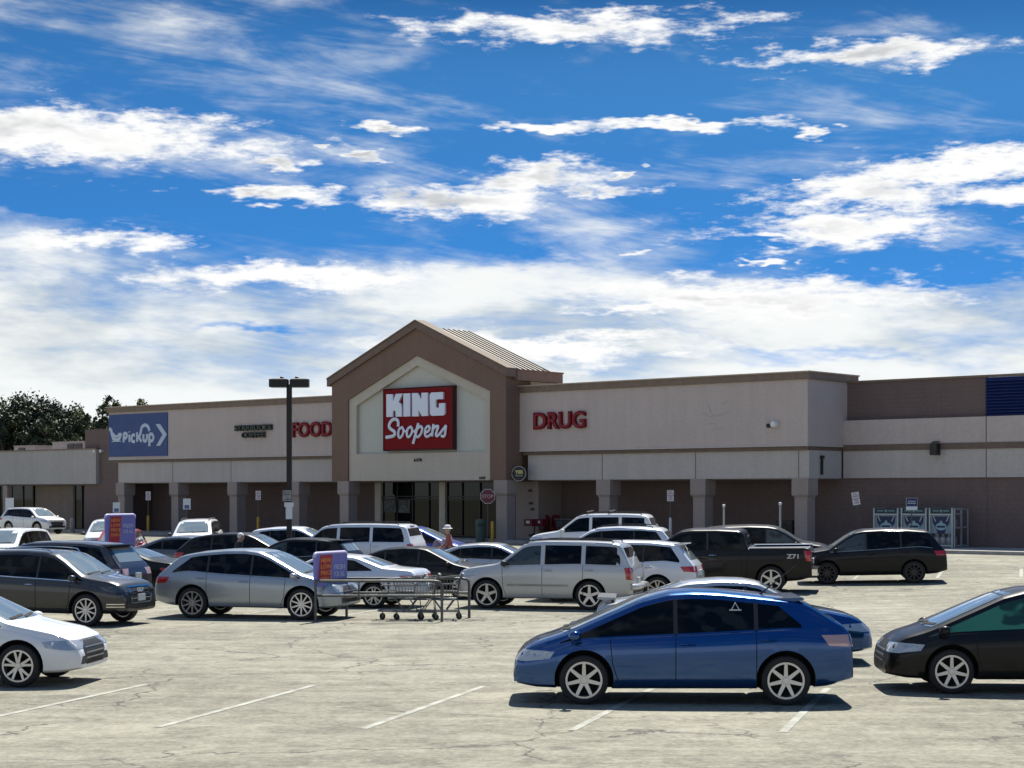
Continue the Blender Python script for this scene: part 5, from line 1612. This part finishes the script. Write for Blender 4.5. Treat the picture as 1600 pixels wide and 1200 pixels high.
def sign_post(px, ly, kind, y0, y1, w, label, base=None, lean=0.0, cat='sign'):
    lx = bl(px, ly); X, Y = b2w(lx, ly); zg = gz(X, Y) + (.15 if ly > -1.7 else 0)
    root = empty('street_sign', (X, Y, zg), 0); root.rotation_euler = (0, R(lean), 0)
    tag(root, label, cat, 'signs on posts along the store front')
    t1 = zat(y0, Y) - zg; t0 = zat(y1, Y) - zg
    mb = MB(); mb.tube([(0, 0.03, -.1), (0, 0.03, t1 - .05)], .028, 6); child(mb, 'post', M_POST, root, smooth=50)
    if kind == 'stop':
        r = (t1 - t0) / 2; c = (t1 + t0) / 2; oc = lambda q: [(q * math.cos(R(22.5 + 45 * k)), c + q * math.sin(R(22.5 + 45 * k))) for k in range(8)]
        mb = MB(); mb.prism(oc(r * 1.08), -.01, 0); pl_ = child(mb, 'sign_plate', MATS['sign rim grey'], root)
        mb = MB(); mb.prism(oc(r * .98), -.016, -.011); child(mb, 'red_face', mat('faded stop red', (.13, .016, .024), .5), pl_)
        child(text_mb('STOP', -r * .78, r * .78, c - r * .26, c + r * .26, -.018, .008, .03), 'lettering', mat('dull pink lettering', (.42, .26, .29), .5), pl_)
    else:
        mb = MB(); mb.box(-w / 2, w / 2, -.012, 0, t0, t1); pl_ = child(mb, 'sign_plate', M_SIGNW, root)
        mb = MB()
        if kind == 'access':
            zc = t0 + .13; mb.box(-w * .30, w * .30, -.017, -.013, zc - .09, zc + .13); b_ = child(mb, 'blue_square', M_SIGNB, pl_)
            mb = MB(); mb.tube([(.05 * math.cos(t), -.02, zc - .01 + .05 * math.sin(t)) for t in np.linspace(-3.6, .6, 12)], .008, 4); mb.tube([(-.01, -.02, zc + .09), (-.005, -.02, zc + .02), (.04, -.02, zc + .01), (.06, -.02, zc - .04)], .009, 4)
            child(mb, 'wheelchair_symbol', M_SIGNW, pl_)
        elif kind == 'nopark':
            m2 = (t0 + t1) / 2
            mb.box(-w * .5, w * .5, -.016, -.013, m2 - .012, m2 + .012); child(mb, 'divider', M_POST, pl_)
            h = t1 - t0; mb = MB(); text_mb('NO', -w * .3, w * .3, t1 - h * .20, t1 - h * .06, -.014, .006, .02, mb=mb); text_mb('PARKING', -w * .42, w * .42, t1 - h * .38, t1 - h * .25, -.014, .006, .02, mb=mb)
            text_mb('FIRE', -w * .3, w * .3, m2 - h * .20, m2 - h * .07, -.014, .006, .02, mb=mb); text_mb('LANE', -w * .34, w * .34, m2 - h * .40, m2 - h * .26, -.014, .006, .02, mb=mb)
            child(mb, 'lettering', M_SIGNR, pl_)
        elif kind == 'propane':
            mb.box(-w * .48, w * .48, -.017, -.013, t0 + .30 * (t1 - t0), t1 - .01); child(mb, 'blue_field', mat('deep blue print', (.008, .02, .12), .5), pl_)
            h = t1 - t0; child(text_mb('Propane\nExchange', -w * .36, w * .36, t1 - h * .52, t1 - h * .20, -.018, .006, .01), 'lettering', M_SIGNW, pl_)
    if base:
        m, hb, rb, nm = base
        mb = MB(); mb.lathe([(rb, 0), (rb, hb - .06), (rb * .7, hb - .01), (.02, hb)], 16, 'z'); child(mb, nm, m, root, smooth=40)
    return root


YL = (M_YEL, 1.05, .085, 'yellow_sleeve'); WL = (mat('white sleeve paint', (.52, .52, .50), .6, var=.2), 1.25, .07, 'white_sleeve')
sign_post(182, -3.0, 'access', 785, 801, .45, 'handicap parking sign above the far lilac corral sign')
sign_post(292, -3.0, 'access', 779, 796, .45, 'handicap parking sign over the white SUV facing the camera')
sign_post(15, -3.0, 'access', 778, 813, .55, 'tall handicap sign at the left edge by the low shops')
sign_post(231.5, -1.3, 'nopark', 768, 781.5, .30, 'white no parking sign on a yellow footed post in the left wing', YL)
sign_post(403.5, -1.3, 'nopark', 767, 781, .30, 'white no parking sign on a yellow footed post left of the lamp post', YL)
sign_post(1047.5, -1.3, 'nopark', 766, 783, .32, 'white no parking sign with white footed post in the right wing', WL)
sign_post(1349, 1.0, 'nopark', 768, 788, .34, 'leaning white no parking sign by the propane cages', None, lean=-9)
sign_post(1424.5, .55, 'propane', 778, 797, .50, 'blue propane sign standing over the middle cage')
sign_post(762, -2.0, 'stop', 764, 787, .6, 'red octagonal STOP sign in front of the entrance')


def bollard(px, ly, h, r, m, label, name='bollard'):
    lx = bl(px, ly); X, Y = b2w(lx, ly); z = gz(X, Y) + (.15 if ly > -1.7 else 0)
    mb = MB(); mb.lathe([(r, 0), (r, h - r * .8), (r * .85, h - r * .4), (r * .5, h - r * .1), (.01, h)], 18, 'z')
    o = mb.build(name, m, None, smooth=40, loc=(X, Y, z)); tag(o, label, 'bollard'); return o


bollard(769.5, -2.1, 1.15, .085, M_YEL, 'yellow bollard beside the green litter bin')
bollard(113, -2.2, 1.0, .16, mat('weathered concrete', (.27, .245, .22), .9, var=.3, vscale=4), 'stout grey concrete bollard before the low shops')


def thin_pole(px, Y, ytop, label):
    X = at(px, Y); z = gz(X, Y)
    root = empty('marker_pole', (X, Y, z)); tag(root, label, 'pole', 'white marker poles')
    h = zat(ytop, Y) - z
    mb = MB(); mb.tube([(0, 0, 0), (0, 0, h)], .035, 8); child(mb, 'pole', mat('pale galvanised', (.40, .40, .38), .5, .2), root, smooth=50)
    mb = MB(); mb.lathe([(.035, h - .02), (.055, h), (.055, h + .05), (.03, h + .07)], 10, 'z'); child(mb, 'cap', M_SIGNW, root, smooth=50)
    mb = MB(); mb.lathe([(.15, 0), (.15, .03), (.04, .05)], 14, 'z'); child(mb, 'base_plate', M_STEEL, root)


thin_pole(1131, 64.0, 791, 'thin pale pole behind the cab of the black pickup truck')
thin_pole(1219, 62.2, 788, 'thin pale pole rising over the bed of the black pickup truck')

# green litter bin
lx = bl(751, -1.9); X, Y = b2w(lx, -1.9); root = empty('litter_bin', (X, Y, gz(X, Y))); tag(root, 'tall dull green litter bin in front of the entrance glass', 'litter bin')
mg = mat('dull green plastic', (.055, .10, .08), .6, var=.12)
mb = MB(); mb.lathe([(.22, 0), (.25, .1), (.27, 1.05)], 20, 'z'); child(mb, 'body', mg, root, smooth=40)
mb = MB(); mb.lathe([(.285, 1.055), (.285, 1.12), (.20, 1.22), (.02, 1.24)], 20, 'z'); child(mb, 'lid', mg, root, smooth=40)
for s in (-1, 1):
    mb = MB(); mb.box(-.12, .12, s * .27 - .02, s * .27 + .02, .86, 1.0); child(mb, 'opening', M_BLACK, root)


# propane cages
def cage(px0, px1, label, side=False):
    ly = 1.75; a, b = bl(px0, ly), bl(px1, ly); w = b - a; xm = (a + b) / 2
    X, Y = b2w(xm, ly); z = GZ + .15
    root = empty('propane_cage', (X, Y, z), -TH); tag(root, label, 'propane cage', 'propane cages against the wall')
    H = zat(794, Y) - z; d = .85
    wm = mat('pale cage steel', (.42, .47, .47), .5, .2)
    mb = MB(); t = .035
    for x in (-w / 2, w / 2):
        for y in (0, d): mb.box(x - t, x + t, y - t, y + t, 0, H)
        for zz in (.06, H * .48, H - .28, H - .04): mb.box(x - t * .8, x + t * .8, t + .001, d - t - .001, zz, zz + .05)
    for zz in (.05, H - .32): mb.box(-w / 2 + t + .001, w / 2 - t - .001, -t, t, zz, zz + .07)
    child(mb, 'frame', wm, root)
    mb = MB(); mb.box(-w / 2 + .04, w / 2 - .04, .0, .02, H - .245, H - .01); hd = child(mb, 'header_panel', mat('dark header print', (.012, .03, .045), .5), root)
    mb = MB(); mb.box(-w * .38, -w * .10, -.004, -.001, H - .15, H - .09); mb.box(w * .10, w * .36, -.004, -.001, H - .15, H - .09); mb.lathe([(.07, -.006), (.07, -.001)], 12, 'y', (0, 0, H - .12)); child(mb, 'header_print', mat('grey green print', (.14, .24, .24), .5), hd)
    # printed poster: pale sheet, dark blue shield, pale tank shape
    q0, q1 = .62, H - .34
    mb = MB(); mb.box(-w / 2 + .06, w / 2 - .06, .005, .02, q0, q1); po = child(mb, 'poster', mat('pale grey blue poster', (.20, .27, .32), .5, var=.12, vscale=3), root)
    mb = MB(); zt = q1 - .03; mb.prism([(-w * .40, zt), (w * .40, zt), (w * .37, zt - .30), (w * .22, zt - .52), (w * .16, zt - .78), (-w * .16, zt - .78), (-w * .22, zt - .52), (-w * .37, zt - .30)], -.001, .004); child(mb, 'dark_shield', mat('navy poster print', (.008, .018, .07), .5), po)
    mb = MB(); zc = zt - .45; mb.prism([(w * .24 * math.cos(u), zc + .17 * math.sin(u)) for u in np.linspace(0, 2 * math.pi, 21)[:-1]], -.006, -.002)
    mb.prism([(-.06, zc + .15), (.06, zc + .15), (.06, zc + .25), (-.06, zc + .25)], -.0075, -.0065); child(mb, 'tank_shape', mat('pale cyan print', (.26, .42, .48), .5), po)
    mb = MB(); mb.prism([(-w * .17, zc - .05), (w * .17, zc - .05), (w * .19, zc + .04), (-w * .19, zc + .04)], -.010, -.0078); child(mb, 'tank_band', MATS['navy poster print'], po)
    for s in (-1, 1):
        mb = MB(); mb.prism([(s * w * .36, q1 - .02), (s * w * .32, q1 - .02), (s * w * .22, q1 - .26), (s * w * .26, q1 - .26)], -.012, -.003); child(mb, 'corner_brace', wm, root)
    # cylinders inside seen through the side and under the poster
    cm = mat('propane cylinder grey', (.33, .34, .34), .45, .1)
    for lv in (.10, H * .5):
        for i in range(3):
            for j in range(2):
                mb = MB(); cx_ = -w / 2 + .24 + i * (w - .48) / 2; mb.lathe([(.10, 0), (.15, .05), (.155, .30), (.12, .38), (.05, .42), (.09, .43), (.09, .50)], 14, 'z', (cx_, .25 + j * .36, lv)); o = child(mb, 'gas_cylinder', cm, root, smooth=45)
    mb = MB()
    for k in range(12):
        yy = .07 + k * .065; mb.tube([(w / 2, yy, .1), (w / 2, yy, H - .3)], .004, 4, caps=False)
    child(mb, 'side_mesh', M_STEELD, root)
    if side:
        mb = MB(); x = w / 2 + .06
        mb.box(x, x + .05, .02, .07, 0, H - .02); mb.box(x, x + .05, 1.30, 1.35, 0, H - .02); mb.box(x, x + .05, .071, 1.299, H - .07, H - .02); mb.box(x, x + .05, .071, 1.299, H * .5, H * .5 + .05); mb.box(x, x + .05, .071, 1.299, .05, .10)
        child(mb, 'side_frame', MATS['pale galvanised'], root)
    return root


cage(1366, 1403, 'left propane cage with blue poster nearest the leaning sign')
cage(1409, 1447, 'middle propane cage under the blue propane sign')
cage(1453, 1488, 'right propane cage with open side frame', True)

# dark rack near the last column
lx = bl(1229, 2.4); X, Y = b2w(lx, 2.4)
root = empty('newspaper_rack', (X, Y, GZ + .15), -TH); tag(root, 'dark newspaper rack on the walk beside the last column', 'rack')
mb = MB(); mb.box(-.45, .45, -.22, .22, .35, 1.12); child(mb, 'cabinet', M_BLACK, root)
mb = MB()
for x in (-.40, .34):
    for y in (-.2, .14): mb.box(x, x + .06, y, y + .06, 0, .349)
child(mb, 'stand', M_BLACK, root)
mb = MB()
for x in (-.40, .03): mb.box(x, x + .36, -.235, -.221, .62, 1.02)
child(mb, 'door_glass', M_SGLASS, root)


# motorised carts and nested carts in the bay right of the entrance
def scooter(px, ly, label, rz=0):
    lx = bl(px, ly); X, Y = b2w(lx, ly)
    root = empty('mobility_cart', (X, Y, GZ + .15), -TH + R(rz)); tag(root, label, 'mobility cart', 'red motorised carts')
    mr = mat('dark red plastic', (.16, .012, .018), .45)
    mb = MB(); mb.box(-.30, .30, -.55, .50, .14, .26); mb.box(-.28, .28, .15, .5, .262, .45); child(mb, 'chassis', M_BLACK, root)
    mb = MB(); mb.prism([(-.24, .46), (.24, .46), (.26, .56), (-.26, .56)], .0, .48); child(mb, 'seat', mr, root)
    mb = MB(); pts = [(.27 * math.cos(t) * 1.0, 1.02 + .27 * math.sin(t)) for t in np.linspace(0, math.pi, 12)]; mb.prism(pts + [(-.24, .58), (.24, .58)], .46, .56); child(mb, 'backrest', mr, root)
    mb = MB(); mb.tube([(0, -.45, .26), (0, -.35, .95)], .035, 8); mb.tube([(-.25, -.30, 1.0), (.25, -.30, 1.0)], .02, 6); child(mb, 'tiller', M_BLACK, root, smooth=50)
    mb = MB(); z = .72
    mb.box(-.28, .28, -.95, -.93, z, z + .34); mb.box(-.28, .28, -.49, -.47, z, z + .34); mb.box(-.28, -.26, -.929, -.491, z, z + .34); mb.box(.26, .28, -.929, -.491, z, z + .34); mb.box(-.279, .279, -.949, -.471, z - .02, z - .001); child(mb, 'front_basket', mr, root)
    mb = MB(); mb.box(-.12, .12, -.955, -.951, z + .12, z + .26); child(mb, 'label_plate', M_SIGNW, root)
    for (x, y) in ((-.32, .32), (.32, .32), (0, -.55)):
        mb = MB(); mb.lathe([(.05, -.04), (.13, -.04), (.15, -.02), (.15, .02), (.13, .04), (.05, .04)], 16, 'x', (x, y, .15)); child(mb, 'wheel', M_TYRE, root, smooth=40)


scooter(843, 1.5, 'dark red motorised cart nearest the entrance side wall')
scooter(859, 2.0, 'dark red motorised cart right of the one by the side wall')
for i, (px_, ly_) in enumerate(((884, 1.9), (895, 1.9), (906, 1.9), (917, 1.9))):
    lx = bl(px_, ly_); X, Y = b2w(lx, ly_)
    c = copy_tree(proto); c.location = (X, Y, GZ + .15); c.rotation_euler = (0, 0, -TH + math.pi); c.scale = (1.06,) * 3
    tag(c, ['leftmost cart of the stored row in the cart bay', 'second cart from the left in the stored row of the cart bay', 'third cart from the left in the stored row of the cart bay', 'rightmost cart of the stored row in the cart bay'][i], 'shopping cart', 'shopping carts')

# cart and bags by the shopper
sc_ = place_cart(688, 63.6, 10, 'shopping cart full of bags beside the shopper in the white hat')
zc_ = gz(at(688, 63.6), 63.6) + .60
sack(683, 63.6, zc_, .62, .36, mat('mauve grey bag', (.20, .17, .22), .6), 'mauve grey bag on the left in the shopper\'s cart')
sack(694, 63.6, zc_, .66, .34, mat('pale lilac bag', (.42, .40, .55), .6), 'pale lilac bag on the right in the shopper\'s cart')


# ================================================================ PEOPLE
def skin_obj(name, verts, edges, rad, m, parent, root_i=0, sub=2):
    me = bpy.data.meshes.new('sk'); me.from_pydata(verts, edges, [])
    o = bpy.data.objects.new('sk', me); col.objects.link(o)
    md = o.modifiers.new('s', 'SKIN'); md.use_smooth_shade = True
    for i, v in enumerate(me.skin_vertices[0].data if me.skin_vertices else []): pass
    if not me.skin_vertices: me.skin_vertices.new() if hasattr(me.skin_vertices, 'new') else None
    for i, v in enumerate(me.skin_vertices[0].data):
        r = rad[i]; v.radius = (r, r) if not hasattr(r, '__len__') else r; v.use_root = (i == root_i)
    s = o.modifiers.new('u', 'SUBSURF'); s.levels = sub; s.render_levels = sub
    dg = bpy.context.evaluated_depsgraph_get(); dg.update()
    m2 = bpy.data.meshes.new_from_object(o.evaluated_get(dg)); bpy.data.objects.remove(o); bpy.data.meshes.remove(me)
    m2.materials.clear(); m2.materials.append(m); m2.name = name
    q = bpy.data.objects.new(name, m2); col.objects.link(q); q.parent = parent
    return q


def person(px, Y, rz, h, label, top, legs, hair, skin, hat=None, lean=.05):
    X = at(px, Y); root = empty('person', (X, Y, gz(X, Y)), R(rz)); tag(root, label, 'person'); root.scale = (h / 1.72,) * 3
    ms = mat('skin tone', (.42, .25, .18), .6)
    V = []; E = []; Rd = []
    def add(p, r, link=None):
        V.append(p); Rd.append(r); i = len(V) - 1
        if link is not None: E.append((link, i))
        return i
    L_ = lean
    pel = add((0, 0, .93), (.13, .10)); wa = add((L_ * .4, 0, 1.08), (.115, .09), pel); ch = add((L_, 0, 1.28), (.15, .105), wa); nk0 = add((L_ * 1.3, 0, 1.42), (.085, .075), ch)
    nk = add((L_ * 1.6, 0, 1.475), .066, nk0); hd0 = add((L_ * 1.9 + .01, 0, 1.545), (.088, .098), nk); hd1 = add((L_ * 1.9 + .01, 0, 1.62), (.098, .115), hd0); hd2 = add((L_ * 1.9, 0, 1.685), (.075, .09), hd1)
    nose = add((L_ * 1.9 + .115, 0, 1.585), .013, hd0)
    for s in (-1, 1):
        hp = add((0, s * .09, .88), .085, pel); kn = add((.03, s * .10, .49), .058, hp); an = add((-.01, s * .10, .10), .036, kn); add((.13, s * .11, .04), .036, an)
        sh = add((L_ * 1.2, s * .17, 1.38), .058, ch); el = add((L_ + .03, s * .24, 1.10), .042, sh); wr = add((L_ + .25, s * .20, .98), .027, el); pa = add((L_ + .33, s * .19, .975), (.034, .018), wr)
        for k in range(4):
            f1 = add((L_ + .385 + (.004 if k in (1, 2) else 0), s * .19 + (k - 1.5) * .019, .968), .0095, pa); add((L_ + .425 + (.006 if k in (1, 2) else -.004), s * .19 + (k - 1.5) * .019, .945), .008, f1)
        t1 = add((L_ + .325, s * .19 - s * .035, .965), .010, pa); add((L_ + .365, s * .19 - s * .05, .955), .009, t1)
    skin_obj('body', V, E, Rd, skin, root)
    # clothing grown a little larger over the same joints
    def cloth(name, idx, m, grow):
        mp = {j: i for i, j in enumerate(idx)}
        v = [V[j] for j in idx]; e = [(mp[a], mp[b]) for a, b in E if a in mp and b in mp]
        r = [tuple(q + grow for q in (Rd[j] if hasattr(Rd[j], '__len__') else (Rd[j], Rd[j]))) for j in idx]
        return skin_obj(name, v, e, r, m, root)
    nper = (len(V) - 9) // 2
    b = [9, 9 + nper]
    shirt = [0, 1, 2, 3] + [q + k for q in b for k in (4, 5, 6)]
    # index layout per side: hp, kn, an, toe, sh, el, wr ...
    cloth('jacket', shirt, top, .018)
    cloth('trousers', [0] + [q + k for q in b for k in (0, 1, 2)], legs, .014)
    hc = Vector(V[hd1])
    mb = MB(); n = 14; v = []
    prof = [(.0, .108), (.25, .106), (.55, .090), (.8, .058), (.97, .018)]
    for t, r in prof:
        for j in range(n):
            a = 2 * math.pi * j / n; rr = r * (1.0 if math.cos(a) < .5 else .90); v.append((hc.x - .016 + rr * math.cos(a), rr * .88 * math.sin(a), hc.z + .012 + t * .10 - (.06 if (math.cos(a) < .2 and t == 0) else 0)))
    f = [(i * n + j, i * n + (j + 1) % n, (i + 1) * n + (j + 1) % n, (i + 1) * n + j) for i in range(len(prof) - 1) for j in range(n)] + [tuple((len(prof) - 1) * n + j for j in range(n))]
    mb.add(v, f); mb.build('hair', hair, root, smooth=60)
    for s in (-1, 1):
        mb = MB(); mb.lathe([(.004, -.004), (.011, 0), (.004, .004)], 8, 'x', (hc.x + .078, s * .03, hc.z - .01)); mb.build('eye', M_BLACK, root)
        mb = MB(); mb.lathe([(.008, -.01), (.026, -.004), (.022, .008), (.005, .012)], 10, 'y', (hc.x - .005, s * .082, hc.z - .02)); mb.build('ear', skin, root, smooth=50)
    if hat:
        mb = MB(); mb.lathe([(.19, .0), (.19, .012), (.115, .03), (.112, .10), (.08, .135), (.01, .145)], 20, 'z', (hc.x - .01, 0, hc.z + .045)); mb.build('sun_hat', hat, root, smooth=45)
    return root


SK = mat('skin tone', (.42, .25, .18), .6)
person(367, 56.6, 15, 1.72, 'white haired person in a dark jacket walking between the parked cars', mat('charcoal jacket', (.025, .025, .03), .9), mat('grey trousers', (.08, .08, .09), .9), mat('white hair', (.62, .60, .57), .8), SK, lean=.10)
person(704, 63.4, 170, 1.66, 'person in a white hat and red pink top beside the royal blue hatchback', mat('muted red top', (.30, .10, .09), .9), mat('dark trousers', (.03, .03, .045), .9), mat('grey hair', (.30, .28, .26), .8), SK, hat=mat('white hat cloth', (.72, .72, .70), .8), lean=.06)
